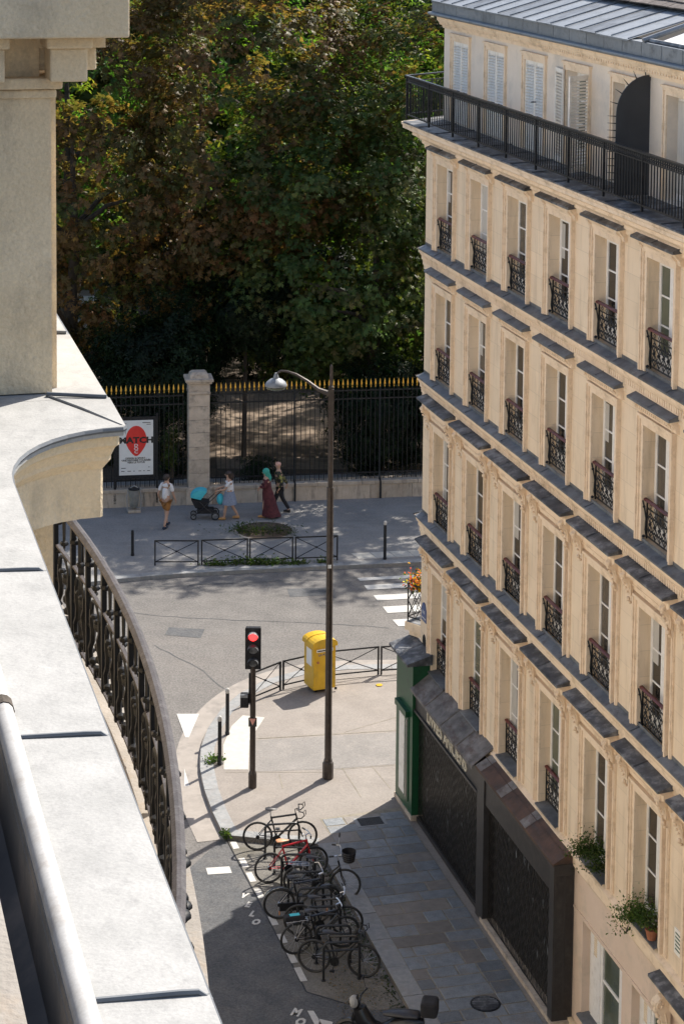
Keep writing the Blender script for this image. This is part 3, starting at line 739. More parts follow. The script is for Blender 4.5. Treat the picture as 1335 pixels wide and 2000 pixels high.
# tiled slope above
tp=[MB().box(0,.30,0,.24,0,.025).mesh('roof_tile','tile')]
ang=R(26)
for r_ in range(10):
    yy=TS+1.05+r_*.20; zz=RZ+.46+r_*.20*math.tan(ang)
    x=3.2 if r_%2 else 3.35
    while x<11.2:
        link('roof_tile',tp[0],B,(x,yy,zz+random.uniform(0,.008)),(ang*.75,0,random.uniform(-.01,.01))); x+=.31
MB().add([(xl,TS+1.0,RZ+.36),(XR,TS+1.0,RZ+.36),(XR,TS+4,RZ+1.9),(xl,TS+4,RZ+1.9)],[(0,1,2,3)]).build('roof_base','zincdark',B)
# dormer top with blind at right
MB().box(11.9,17.5,TS-.20,TS-.10,RZ-.30,RZ+.0).build('dormer_rail','shopblack',B)
MB().add([(11.7,TS-.05,RZ+.0),(17.5,TS-.05,RZ+.0),(17.5,TS+2.2,RZ+.75),(11.7,TS+2.2,RZ+.75),(11.7,TS-.05,RZ-.1),(17.5,TS-.05,RZ-.1)],[(0,1,2,3),(4,5,1,0)]).build('awning_sheet','shutter',B)
MB().tube([(11.6,TS-.28,RZ+.03),(11.6,TS+.4,RZ+.25),(11.6,TS+2.3,RZ+.85)],.05,6).build('roof_hip','leadblue',B)
MB().tube([(11.6,TS-.16,RZ+.03),(17.5,TS-.16,RZ+.03)],.045,6).build('awning_bar','zincdark',B)
# ---- top balcony railing
RY=-.44; rz0=16.42; rh=.98
RLX=XL-.41*.44-.05
rail=MB()
def railbar(P,z,w2,h2):
    for a,b in zip(P,P[1:]):
        a=Vector(a); b=Vector(b); t=(b-a).normalized(); nn=Vector((-t.y,t.x,0))*w2
        vs=[(q.x,q.y,zz) for zz in (z,z+h2) for q in (a-nn,b-nn,b+nn,a+nn)]
        rail.add(vs,[(3,2,1,0),(4,5,6,7),(0,1,5,4),(1,2,6,5),(2,3,7,6),(3,0,4,7)])
RP=[(17.0,RY,0),(RLX,RY,0),(CHX-.44,CHY-.15,0),(CHX-.44,12,0)]
railbar(RP,rz0+.06,.014,.03); railbar(RP,rz0+rh-.16,.014,.022); railbar(RP,rz0+rh-.03,.034,.035)
rail=rail.build('balcony_railing','iron',B)
bar=MB().box(-.009,.009,-.009,.009,.06,rh-.15).mesh('baluster','iron')
post=MB().box(-.02,.02,-.02,.02,-.03,rh-.03); post=post.mesh('railing_post','iron')
fz=MB()
x=RLX+.06; k=0
while x<15.0:
    if k%14==0: link('railing_post',post,rail,(x,RY,rz0))
    else: link('baluster',bar,rail,(x,RY,rz0))
    k+=1; x+=.125
a=Vector((RLX,RY,0)); b=Vector((CHX-.44,CHY-.15,0)); n_=14
for i in range(1,n_+1):
    p=a.lerp(b,i/n_); link('baluster',bar,rail,(p.x,p.y,rz0))
x=RLX
while x<15.2:    # pierced frieze under the handrail
    c=(x+.045,RY,rz0+rh-.085)
    fz.tube([(c[0]+.036*math.cos(q),RY,c[2]+.046*math.sin(q)) for q in [j*PI/3 for j in range(6)]],.008,4,closed=True)
    fz.box(x-.004,x+.004,RY-.008,RY+.008,rz0+rh-.14,rz0+rh-.03); fz.box(c[0]-.014,c[0]+.014,RY-.006,RY+.006,c[2]-.014,c[2]+.014)
    x+=.092
fz.build('pierced_frieze','iron',rail,kind='stuff')
# quarter round divider
mb=MB(); X=11.35; yw,yo=TS-.02,-.30; zt=18.55
pts=[(yw,16.42),(yo,16.42),(yo,17.85)]+[(yw-(yw-yo)*math.cos(a),17.85+(zt-17.85)*math.sin(a)) for a in [k*PI/16 for k in range(1,9)]]
mb.extrude(pts,X-.012,X+.012)
dv=mb.build('balcony_divider','slate',B)
sp=MB()
for k in range(10): z=16.7+k*.125; sp.tube([(X,yo+.02,z),(X,yo-.16,z+.015)],[.011,.003],4)
for k in range(1,6):
    a=k*PI/11; c=(yw-(yw-yo)*math.cos(a),17.85+(zt-17.85)*math.sin(a)); sp.tube([(X,c[0],c[1]),(X,c[0]-.15*math.cos(a),c[1]+.15*math.sin(a))],[.011,.003],4)
sp.tube([(X,yw,zt-.1),(X,yw,zt+.18)],[.012,.004],4)
sp.build('divider_spikes','iron',dv)
# ---- ground floor
mb=MB()
mz=[(9.79,11.75,.45,2.30),(12.2,14.15,.45,2.30),(14.6,16.5,.45,2.3)]
xs=sorted({9.2,XR}|{t[0] for t in mz}|{t[1] for t in mz}); wall_grid(mb,xs,[0,.45,2.30,3.2],mz,.012,.26)
mb.build('ground_floor_wall','stucco',B)
MB().box(9.2,XR,-.01,.012,2.36,2.40).build('render_line','stucco',B)
for t in mz:
    f=MB()
    w_=t[1]-t[0]; f.box(0,.12,.17,.22,0,1.85); f.box(.12,.55,.15,.20,.0,1.85); f.box(.55,.66,.17,.23,0,1.85); f.box(w_-.5,w_-.38,.17,.23,0,1.85); f.box(w_-.38,w_,.15,.2,0,1.85)
    for z in (0,.95,1.78): f.box(.66,w_-.5,.18,.22,z,z+.06)
    f=f.build('window','white',B); f.location=(t[0],0,t[2])
    for z in (.06,1.01): MB().box(.66,w_-.5,.2,.208,z,z+(.89 if z<.5 else .77)).build('pane','glassgreen',f)
    lo=MB()
    for k in range(9): lo.box(.26,.40,.142,.15,1.3+k*.045,1.325+k*.045)
    lo.build('louvre_slats','ownstone',f,kind='stuff')
    MB().add([(-.02,.26,.03),(w_+.02,.26,.03),(w_+.02,-.08,0),(-.02,-.08,0),(-.02,-.08,-.04),(w_+.02,-.08,-.04)],[(0,3,2,1),(3,4,5,2)]).build('window_sill','zinc',B).location=(t[0],0,t[2]+.02)
# neighbour doorway hood at the lower right
hd=MB().extrude([(.0,3.30),(-.27,3.24),(-.27,3.19),(.0,3.19)],13.55,16.6).build('door_hood','zincdark',B)
MB().extrude([(.0,3.19),(-.22,3.19),(-.20,3.10),(-.10,3.05),(-.08,2.8),(.0,2.8)],13.6,16.5).build('hood_moulding','trim',hd)
link('console',CM,hd,(13.95,-.02,3.06)).scale=(1.6,1.3,1.5)
# shopfronts
SY=-.40
def shop(name,x0,x1): return None
# green corner shop
gs=MB(); gs.box(-1.32,.02,SY-.05,.0,.0,3.72); g_=gs.build('green_shopfront','green',B)
MB().box(-1.10,-.18,SY-.16,SY-.05,2.42,2.56).build('green_hood','green',g_)
MB().box(-1.05,-.25,SY-.075,SY-.05,.35,2.38).build('window_frame','green',g_)
MB().box(-.95,-.52,SY-.085,SY-.06,.42,2.30).build('display_panel','shutter',g_)
MB().box(-.44,-.33,SY-.082,SY-.062,.42,2.30).build('pane','glass',g_)
MB().box(-1.36,.05,SY-.07,0,0,.12).build('plinth','wallstone',g_)
for a,b in ((-1.42,-.66),(-.65,.10)):
    MB().add([(a,.0,3.98),(b,.0,3.98),(b,SY-.22,3.80),(a,SY-.22,3.80),(a,SY-.22,3.74),(b,SY-.22,3.74),(b,0,3.74),(a,0,3.74)],[(0,3,2,1),(3,4,5,2),(4,7,6,5),(2,5,6,1),(0,7,4,3)]).build('zinc_sheet','zincdark',g_)
# bookshop, dark timber
bs=MB(); bs.box(.02,4.66,SY+.02,.0,2.62,3.15)
b_=bs.build('bookshop_front','shopblack',B)
MB().box(.02,4.66,SY+.06,-.0,.0,.10).build('plinth','shopblack',b_)
MB().box(.02,4.66,SY-.02,SY+.02,2.64,2.70).build('sign_ledge','shopblack',b_)
xx=[-.02,1.15,2.3,3.45,4.55]
for a,b in zip(xx,xx[1:]):
    q=MB().add([(a+.006,.0,3.56),(b,.0,3.56),(b,SY-.10,3.20),(a+.006,SY-.10,3.20),(a+.006,SY-.10,3.13),(b,SY-.10,3.13)],[(0,3,2,1),(3,4,5,2)]); q.tube([(b,0,3.57),(b,SY-.1,3.21)],.013,4); q.build('roof_sheet','shoproof',b_)
lettering('sign_lettering','LIVRES ANCIENS',.40,'cream',b_,basis((1,0,0),(0,0,1),(0,-1,0),(2.42,SY+.012,2.78)),ext=.012,bold=.008,sx=1.0)
def grille(x0,x1,par,seed):
    rr=random.Random(seed); back=MB().box(x0,x1,SY+.22,SY+.24,.1,2.62).build('shop_glass','dark',par)
    mb=MB(); x=x0+.04
    while x<x1:
        ph=rr.uniform(0,6.28); P=[(x+.021*math.sin(k*PI/2+ph),SY+.10,.06+k*.064) for k in range(40)]
        mb.tube(P,.0095,3,caps=False); x+=.078
    for z in (.08,2.58): mb.box(x0,x1,SY+.085,SY+.10,z,z+.03)
    mb.build('security_grille','grille',par,kind='stuff')
    # blue-grey blocks behind the bars: books, and reflections put in as solid colour
    bk=MB()
    for k in range(12):
        bx=rr.uniform(x0+.2,x1-.3); bz=rr.uniform(.5,2.3); bk.box(bx,bx+rr.uniform(.02,.06),SY+.20,SY+.215,bz,bz+rr.uniform(.12,.35))
    bk.build('display_and_reflections','leadblue',par,kind='stuff')
grille(.05,4.62,b_,1)
MB().box(4.66,5.12,SY-.01,0,0,3.16).build('stone_pier','brownshop',b_)
c_=MB().box(5.12,9.30,SY+.02,0,2.60,3.16).build('dark_shopfront','shopblack',B)
grille(5.15,9.08,c_,2)
MB().box(9.08,9.32,SY-.01,0,0,3.16).build('end_pier','brownshop',c_)
for k in (0,1): MB().box(9.32,9.325,SY+.03+k*.20,SY+.19+k*.18,.2,3.0).build('pier_panel','shopblack',c_)
MB().box(5.10,9.38,SY-.03,.0,3.165,3.24).build('roof_edge','brownshop',c_)
xx=[4.62,5.95,7.4,9.36]
for i,(a,b) in enumerate(zip(xx,xx[1:])):
    MB().add([(a,.0,3.50),(b,.0,3.50),(b,SY-.04,3.26),(a,SY-.04,3.26),(b,0,3.2),(b,SY-.04,3.2),(a,SY-.04,3.2)],[(0,3,2,1),(3,6,5,2),(2,5,4,1)]).build('roof_sheet','rustroof',c_)
    MB().add([(a+.02,.0,3.508),(a+.36,.0,3.508),(a+.36,SY-.045,3.268),(a+.02,SY-.045,3.268)],[(0,3,2,1)]).build('flashing','shoproof',c_)
    MB().tube([(a,-.20,3.40),(b,-.20,3.40)],.010,4).build('roof_seam','rustroof',c_)
MB().box(5.0,9.4,SY-.03,-.0,0,.09).build('plinth','wallstone',c_)
MB().box(9.3,18,-.08,.0,0,.14).build('plinth','ownstone',B)
# first floor balcony on the chamfer
D=Vector((-.9,1.5,0)).normalized()       # along the chamfer, away from the street face
O=Vector((-1.5,-.9,0)).normalized()      # outward from the chamfer
def chp(a,o,z): p=Vector((XL,0,0))+D*a+O*o; return (p.x,p.y,z)
mb=MB()
def chbox(mb,a0,a1,o0,o1,z0,z1):
    vs=[chp(a,o,z) for z in (z0,z1) for o in (o0,o1) for a in (a0,a1)]
    mb.add(vs,[(0,1,3,2),(4,6,7,5),(0,4,5,1),(2,3,7,6),(0,2,6,4),(1,5,7,3)])
chbox(mb,.05,1.65,0,.55,4.10,4.30); chbox(mb,.1,1.6,0,.45,3.98,4.099)
cb=mb.build('corner_balcony','trim',B)
mb=MB(); chbox(mb,.07,1.63,.02,.53,4.302,4.312); mb.build('balcony_deck','zincdark',cb)
mb=MB()
Pc=[chp(.1,.02,0),chp(.1,.50,0),chp(1.6,.50,0),chp(1.6,.02,0)]
for z in (4.42,5.22):
    mb.tube([(p[0],p[1],z) for p in Pc],.016,4)
for p in Pc: mb.tube([(p[0],p[1],4.31),(p[0],p[1],5.24)],.018,4)
for a,b in zip(Pc,Pc[1:]):
    a=Vector(a); b=Vector(b); n_=max(2,round((b-a).length/.25))
    for i in range(n_):
        u=a.lerp(b,i/n_); v=a.lerp(b,(i+1)/n_)
        for z0,z1 in ((4.42,4.82),(4.82,5.22)):
            mb.tube([(u.x,u.y,z0),(v.x,v.y,z1)],.011,4); mb.tube([(u.x,u.y,z1),(v.x,v.y,z0)],.011,4)
mb.build('lattice_railing','iron',cb)
# blue street name plate, dark hole, little plaque
sg=MB().box(-.80,-.42,-.02,-.001,4.55,4.86); 
sg=sg.build('street_name_plate','blue',B)
MB().lathe([(.14,0),(.14,.02)],16,mtx=Matrix.Translation((-.61,-.001,4.86))@Matrix.Rotation(PI/2,4,'X')).build('plate_crest','blue',sg)
lettering('plate_lettering','RUE',.10,'paper',sg,basis((1,0,0),(0,0,1),(0,-1,0),(-.61,-.023,4.74)),ext=.002)
MB().box(-.78,-.44,-.022,-.02,4.62,4.64).build('plate_line','paper',sg)
MB().lathe([(.13,0),(.13,.03),(.02,.035)],14,mtx=Matrix.Translation((-.58,.02,4.06))@Matrix.Rotation(PI/2,4,'X')@Matrix.Diagonal((1,1.35,1,1))).build('wall_vent','dark',B)
pl=MB().box(14.05,14.45,-.02,-.001,3.85,4.30).build('wall_plaque','shutter',B)
for k in range(5): MB().box(14.10,14.10+random.uniform(.2,.3),-.023,-.02,3.93+k*.07,3.955+k*.07).build('plaque_line','green',pl)
# cable brackets
# ================================================================ near building (foreground left)
NB=thing('stone_building','pale stone building in the foreground with a sunlit zinc cornice and projecting corner pavilion','building',tuple(SO(0,0,0)),0)
def sobox(mb,s0,s1,o0,o1,z0,z1):
    vs=[SO(s,o,z) for z in (z0,z1) for s in (s0,s1) for o in (o0,o1)]
    mb.add(vs,[(0,1,3,2),(4,6,7,5),(0,4,5,1),(2,3,7,6),(0,2,6,4),(1,5,7,3)]); return mb
mb=MB(); sobox(mb,-14,46,-8,.86,-.1,18.50); mb.build('facade_wall','stonebounce',NB)
# ledge outline: street side edge (s,o) with the concave quarter curve
edge=[(-3,1.08),(5,1.08),(7,1.08),(9,1.085),(10.45,1.09)]
for k in range(1,10):
    a=k*PI/2/10; edge.append((10.45+.93*math.sin(a),1.78-.69*math.cos(a)-0.0))
edge+=[(11.38,1.785),(11.40,1.80)]
edge2=edge+[(12.2,1.80),(16,1.82),(24,1.82)]
def ledge_piece(e,inner,z,th,name,m,off=0,zi=0.0):
    mb=MB(); n=len(e)
    for i in range(n-1):
        a,b=e[i],e[i+1]
        A=SO(a[0],a[1]-off,z); Bq=SO(b[0],b[1]-off,z); C=SO(b[0],inner,z+zi); Dq=SO(a[0],inner,z+zi)
        dn=Vector((0,0,th)); mb.add([A,Bq,C,Dq,A-dn,Bq-dn,C-dn,Dq-dn],[(0,1,2,3),(7,6,5,4),(4,5,1,0)])
    return mb.build(name,m,NB)
# zinc sheets with standing joints
def sub(e,s0,s1):
    out=[]
    for i,(a,b) in enumerate(zip(e,e[1:])):
        if b[0]<s0 or a[0]>s1: continue
        for q in (a,b):
            s=min(max(q[0],s0),s1); t=(s-a[0])/max(1e-6,b[0]-a[0]); t=min(1,max(0,t)); p=(s,a[1]+(b[1]-a[1])*t)
            if not out or (abs(out[-1][0]-p[0])+abs(out[-1][1]-p[1]))>1e-4: out.append(p)
    return out
cuts=[-3,1.8,3.62,5.42,7.22,9.05,11.40]
for a,b in zip(cuts,cuts[1:]): ledge_piece(sub(edge,a,b-.004),.70,19.0,.05,'zinc_sheet','zinclight',zi=.02)
for a,b in ((11.40,12.05),(12.05,13.80),(13.80,15.6),(15.6,17.4),(17.4,19.2)):
    ledge_piece([(a,1.80),(b-.004,1.81)],-3 if a<13 else 1.40,19.0,.05,'zinc_sheet','zinclight',zi=.02)
for s in cuts[1:-1]:
    MB().tube([SO(s,.76,19.02),SO(s,1.0,19.012),SO(s,1.05,19.008),SO(s-.01,1.085,18.985)],[.009,.009,.009,.008],6).build('zinc_seam','seam',NB)
for s in (12.03,13.8,15.6): MB().tube([SO(s+.1,1.46,19.02),SO(s,1.79,19.01)],.012,6).build('zinc_seam','seam',NB)
MB().tube([SO(12.15,1.46,19.008),SO(11.8,1.62,19.006),SO(11.42,1.78,18.998)],.008,5).build('zinc_seam','zinclight',NB)
# rolled front edge
MB().tube([SO(s,o-.004,18.985) for s,o in edge2],.014,6).build('drip_edge','seam',NB)
# mouldings below the ledge
def mould(pr,name):
    mb=MB(); n=len(pr); e=edge2
    vs=[]
    for s,o in e:
        for d,z in pr:
            # inset towards the building, following the curve
            oo=o-d; ss=s+(d if 10.6<s<11.39 else (d if s>=11.38 else 0))*1.0
            if s<10.46: ss=s
            vs.append(SO(ss if s<12 else s,oo,z))
    fs=[(i*n+j,i*n+(j+1)%n,(i+1)*n+(j+1)%n,(i+1)*n+j) for i in range(len(e)-1) for j in range(n)]
    return mb.add(vs,fs).build(name,'ownstone',NB)
mould([(.03,18.95),(.03,18.89),(.05,18.87),(.07,18.82),(.07,18.80),(.09,18.77),(.11,18.74),(.11,18.47),(.345,18.47),(.345,18.95)],'cornice_moulding')
# gutter bead, trough, roof strip
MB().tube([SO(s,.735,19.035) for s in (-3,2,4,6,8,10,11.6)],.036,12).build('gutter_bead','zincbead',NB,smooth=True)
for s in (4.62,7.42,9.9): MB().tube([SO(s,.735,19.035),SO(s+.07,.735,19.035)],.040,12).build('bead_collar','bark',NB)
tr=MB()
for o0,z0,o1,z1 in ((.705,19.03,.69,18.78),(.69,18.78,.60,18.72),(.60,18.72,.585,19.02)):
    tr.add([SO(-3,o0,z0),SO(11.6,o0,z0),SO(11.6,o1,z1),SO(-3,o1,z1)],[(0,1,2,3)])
tr.build('gutter_trough','shadezinc',NB)
mb=MB(); mb.add([SO(-3,.585,19.02),SO(12.2,.585,19.02),SO(12.2,.2,19.06),SO(-3,.2,19.06)],[(0,1,2,3)]); mb.build('roof_strip','slabstone',NB)
mb=MB(); mb.add([SO(-3,.2,19.06),SO(12.2,.2,19.06),SO(12.2,-2.6,23.6),SO(-3,-2.6,23.6)],[(0,1,2,3)]); mb.build('mansard_slope','zincdark',NB)
# pavilion wall above the ledge, cornice and modillions
mb=MB(); sobox(mb,12.20,17.5,-4,1.50,19.01,20.76)
mb.build('pavilion_wall','ownstone',NB)
mb=MB(); sobox(mb,12.34,17.4,1.40,1.545,19.0,20.8); mb.build('pavilion_pilaster','ownstone',NB)
mb=MB()
prof=[(.02,20.66),(.02,20.72),(.05,20.76),(.05,20.83)]
sobox(mb,12.17,17.5,-4,1.53,20.72,20.77); sobox(mb,12.13,17.5,-4,1.56,20.775,20.84); mb.build('architrave_moulding','ownstone',NB,bevel=.012)
sobox(MB(),12.24,17.5,-4,1.44,20.84,21.10).build('frieze_wall','ownstone',NB)
for o0 in (1.49-.02,1.49-.02-.46,.55,.09,-.37):
    mb=MB(); a,b=o0,o0+.21
    sobox(mb,11.98,12.24,a,b,20.83,21.02); mb2=MB(); sobox(mb2,11.93,12.24,a-.025,b+.025,21.02,21.085)
    mm=mb.build('modillion','ownstone',NB,bevel=.01); mb2.build('modillion_cap','ownstone',mm,bevel=.012)
for s0 in (12.16,12.9,13.6):
    mb=MB(); sobox(mb,s0+.1,s0+.32,1.44,1.77,20.87,21.0); mm=mb.build('modillion','ownstone',NB,bevel=.01); sobox(MB(),s0+.08,s0+.34,1.44,1.82,21.0,21.085).build('modillion_cap','ownstone',mm)
mb=MB(); sobox(mb,11.78,17.6,-4,1.885,21.09,21.75); mb.build('upper_cornice','ownstone',NB,bevel=.01)
# pavilion wall below the ledge
sobox(MB(),12.2,17.5,-2,1.50,15.0,18.48).build('pavilion_wall','ownstone',NB)
# curved balcony with ornate iron
def arc(s,z,base): return SO(s,base-((s-14.3)**2)/44.0,z)
SS=[8.2+.31*k for k in range(40)]
mb=MB(); n=len(SS)
for i in range(n-1):
    a,b=SS[i],SS[i+1]
    q=[arc(a,15.92,2.44),arc(b,15.92,2.44),SO(b,.8,15.92),SO(a,.8,15.92)]; d_=Vector((0,0,.22))
    mb.add(q+[p-d_ for p in q],[(0,1,2,3),(7,6,5,4),(4,5,1,0)])
mb.build('balcony_slab','slabstone',NB)
rl=MB()
def sweepb(mb,zs_,base):   # section (o offset, z) along the balcony arc
    k=len(mb.v); m_=len(zs_)
    for s in SS:
        for o,z in zs_: mb.v.append(tuple(arc(s,z,base+o)))
    for i in range(n-1):
        for j in range(m_): mb.f.append((k+i*m_+j,k+i*m_+(j+1)%m_,k+(i+1)*m_+(j+1)%m_,k+(i+1)*m_+j))
sweepb(rl,[(-.032,16.93),(.032,16.93),(.036,16.955),(.012,16.975),(-.012,16.975),(-.036,16.955)],2.26)
rl=rl.build('balcony_handrail','ironpurple',NB)
lo=MB()
for z in (16.60,16.00): sweepb(lo,[(-.014,z),(.014,z),(.014,z+.018),(-.014,z+.018)],2.26)
sweepb(lo,[(-.012,16.915),(.012,16.915),(.012,16.93),(-.012,16.93)],2.26)
lo.build('lower_rail','ironpurple',rl)
# ornate panel unit .56 m long, in the plane x = along, z = up
U_=MB(); 
def scroll(cx_,cz_,r,a0,turn,sg,th=.012):
    P=[]
    for k in range(12):
        t=k/11; an=a0+sg*turn*t; rr=r*(1-.72*t); P.append((cx_+rr*math.cos(an),0,cz_+rr*math.sin(an)))
    U_.tube(P,th,5,caps=True); U_.ball((P[-1][0],0,P[-1][2]),th*1.9,4)
for x_ in (0,.28):
    U_.box(x_-.011,x_+.011,-.011,.011,.0,.92); 
    U_.ball((x_,-.012,.80),.030,5); U_.ball((x_,-.012,.86),.018,4); U_.ball((x_,-.02,.56),.026,5); U_.ball((x_,-.02,.33),.032,5); U_.ball((x_,-.012,.12),.022,4)
for x_ in (.14,.42):
    U_.box(x_-.009,x_+.009,-.009,.009,.0,.10)
    U_.tube([(x_+.075*math.cos(a),0,.49+.10*math.sin(a)) for a in [k*PI/7 for k in range(8)]],.011,5)
    for sg in (-1,1):
        U_.tube([(x_+sg*.075,0,.49),(x_+sg*.078,0,.40),(x_+sg*.05,0,.33),(x_+sg*.06,0,.25),(x_+sg*.10,0,.17),(x_+sg*.09,0,.08),(x_+sg*.05,0,.06),(x_+sg*.035,0,.11)],[.011,.012,.014,.013,.013,.012,.011,.010],5)
        U_.ball((x_+sg*.045,0,.11),.024,4); U_.ball((x_+sg*.03,0,.46),.02,4)
    U_.ball((x_,0,.70),.022,4); U_.tube([(x_,0,.66),(x_,0,.90)],[.006,.009],4)
    for zz,rr in ((.40,.034),(.24,.030),(.145,.024)): U_.ball((x_,-.015,zz),rr,5,(1,.8,1.25))
    for k in range(4): U_.ball((x_+(.018 if k%2 else -.018),-.02,.36+.02*k),.018,4)
U_=U_.mesh('iron_panel','ironmatt',True)
s=8.5
while s<19.5:
    p=arc(s,16.0,2.26); q=arc(s+1.12,16.0,2.26); d_=(q-p); an=math.atan2(d_.y,d_.x)
    link('iron_panel',U_,rl,p,(0,0,an)).scale=(2.0,1.7,1.0); s+=1.12
for s in (10.45,13.3,16.1): MB().box(-.022,.022,-.022,.022,0,.95).build('railing_post','iron',rl).location=arc(s,15.95,2.27)
# ================================================================ park fence
FA=Vector((-4.55,73.56,0)); FB=Vector((2.9,74.76,0)); FD=(FB-FA).normalized(); FN=Vector((FD.y,-FD.x,0)) # FN toward the street
frot=math.atan2(FD.y,FD.x)
PF=thing('park_fence','tall black iron park fence with gilded spear tips on a low stone wall','fence',tuple(FA),frot)
# local: x along, -y toward street ; wall front at y=-.35
def wallseg(x0,x1):
    x=x0
    while x<x1-.1:
        b=min(x1,x+random.choice((1.0,1.25,1.5)))
        MB().box(x+.005,b-.005,-.02,.48,-.02,.50).build('wall_stone','wallstone',PF,bevel=.012)
        x=b
    x=x0
    while x<x1-.1:
        b=min(x1,x+random.choice((1.6,2.0))); MB().box(x+.004,b-.004,-.06,.52,.50,.64).build('coping_stone','wallstone',PF,bevel=.02); x=b
wallseg(-3.75,14); 
FH=3.95
spear=MB(); spear.lathe([(.012,0),(.022,.03),(.014,.06),(.030,.09),(.038,.13),(.022,.22),(.002,.32)],6); spear=spear.mesh('gilded_spearhead','gold')
barm=MB().box(-.011,.011,-.011,.011,0,1).mesh('fence_bar','iron')
x=-9.0
while x<15:
    zb_=.64 if x>-3.75 else .05
    pil=-.86<x<.20
    if not pil:
        o=link('fence_bar',barm,PF,(x,.23,zb_)); o.scale=(1,1,FH-zb_)
        s_=link('gilded_spearhead',spear,o,(0,0,1)); s_.scale=(1,1,1/(FH-zb_))
    x+=.166
for a,b in ((-9.1,-.84),(.10,15)):
    for z in (FH-.12,FH-.42,.85): MB().box(a,b,.20,.26,z,z+.045).build('fence_rail','iron',PF)
    # short dogbars
mb=MB(); x=-3.7
while x<15:
    if not -.9<x<.2: mb.box(x-.006,x+.006,.22,.24,.64,.90); 
    x+=.083
mb.build('dog_bars','iron',PF,kind='stuff')
mb=MB(); x=-9.0
while x<-3.75: mb.box(x-.008,x+.008,.2,.22,.05,1.05); x+=.17
for z in (.1,.45,.8,1.05): mb.box(-9.1,-3.75,.19,.22,z,z+.03)
mb.build('gate_grid','iron',PF)
for x in (3.05,6.1,9.2,12.3):
    MB().tube([(x,.20,FH),(x,.20,.9),(x,.15,.68),(x,-.075,.62),(x,-.075,.0)],.035,6).build('fence_stay','iron',PF)
PI_=thing('stone_pillar','tall square stone fence pillar with a moulded cap and pyramid top','pillar',tuple(FA+FD*(-.33)),frot)
z=.0; hs=[.64,.42,.38,.40,.36,.42,.38,.40,.36]
MB().box(-.45,.45,-.10,.62,0,.63).build('base_block','pillar',PI_,bevel=.02)
z=.635
for h in (.50,.48,.46,.50,.46,.48,.42):
    MB().box(-.365,.365,-.08,.60,z,z+h-.008).build('stone_block','pillar',PI_,bevel=.008); z+=h
MB().box(-.39,.39,-.11,.63,z,z+.10).build('neck_moulding','pillar',PI_,bevel=.02)
MB().box(-.37,.37,-.09,.61,z+.10,z+.38).build('frieze_block','pillar',PI_,bevel=.01)
MB().box(-.44,.44,-.16,.68,z+.38,z+.46).build('cap_moulding','pillar',PI_,bevel=.02)
MB().box(-.49,.49,-.21,.73,z+.46,z+.56).build('cap_slab','pillar',PI_,bevel=.015)
zt=z+.56
MB().add([(-.34,-.06,zt),(.34,-.06,zt),(.34,.58,zt),(-.34,.58,zt),(-.30,-.02,zt+.13),(.30,-.02,zt+.13),(.30,.54,zt+.13),(-.30,.54,zt+.13),(-.22,.06,zt+.20),(.22,.06,zt+.20),(.22,.46,zt+.20),(-.22,.46,zt+.20)],
 [(0,1,5,4),(1,2,6,5),(2,3,7,6),(3,0,4,7),(4,5,9,8),(5,6,10,9),(6,7,11,10),(7,4,8,11),(8,9,10,11)]).build('cap_top','pillar',PI_)
# poster on the fence
pt=thing('framed_poster','white poster with a red oval ball in a black frame hung on the fence','poster',tuple(FA+FD*(-2.52)+FN*.02+Vector((0,0,1.02))),frot)
MB().box(-.69,.69,-.0,.07,0,2.18).build('frame','iron',pt)
MB().box(-.59,.59,-.006,-.0,.12,2.06).build('sheet','paper',pt)
MB().box(-.78,-.69,.0,.06,-.9,2.3).build('frame_post','iron',pt); MB().box(.69,.76,.0,.06,-.9,2.3).build('frame_post','iron',pt)
pts=[]
for k in range(24):
    a=2*PI*k/24; rx=.37*math.cos(a); rz=.54*math.sin(a)
    if rz<0: rx*= (1-.40*abs(math.sin(a))**1.3)
    pts.append((rx,rz+1.33))
MB().add([(p[0],-.009,p[1]) for p in pts],[tuple(range(24))]).build('printed_ball','red',pt)
bt=lambda x,z:basis((1,0,0),(0,0,1),(0,-1,0),(x,-.0115,z))
lettering('printed_title','MATCH',.29,'black',pt,bt(0,1.26),ext=.001,bold=.014,sx=1.18)
for i,c in enumerate('DOC'): lettering('printed_letters',c,.15,'paper',pt,bt(0,1.12-i*.115),ext=.001,bold=.003,sx=1.3)
for i,t_ in enumerate(('DESIGN & SPORT -','UNE HISTOIRE TOURNÉE','VERS LE FUTUR')): lettering('printed_text',t_,.085,'black',pt,bt(0,.69-i*.075),ext=.001,bold=.002,sx=1.05)
for x_,z_,w_ in ((-.50,1.94,.16),(.22,1.96,.28),(.36,1.90,.15),(-.52,.36,.16),(-.52,.25,.12),(-.3,.25,.12),(-.1,.25,.05),(.08,.25,.10),(.24,.25,.06),(.38,.25,.10),(.42,.38,.05)):
    MB().box(x_,x_+w_,-.010,-.006,z_,z_+.022).build('printed_line','black',pt)
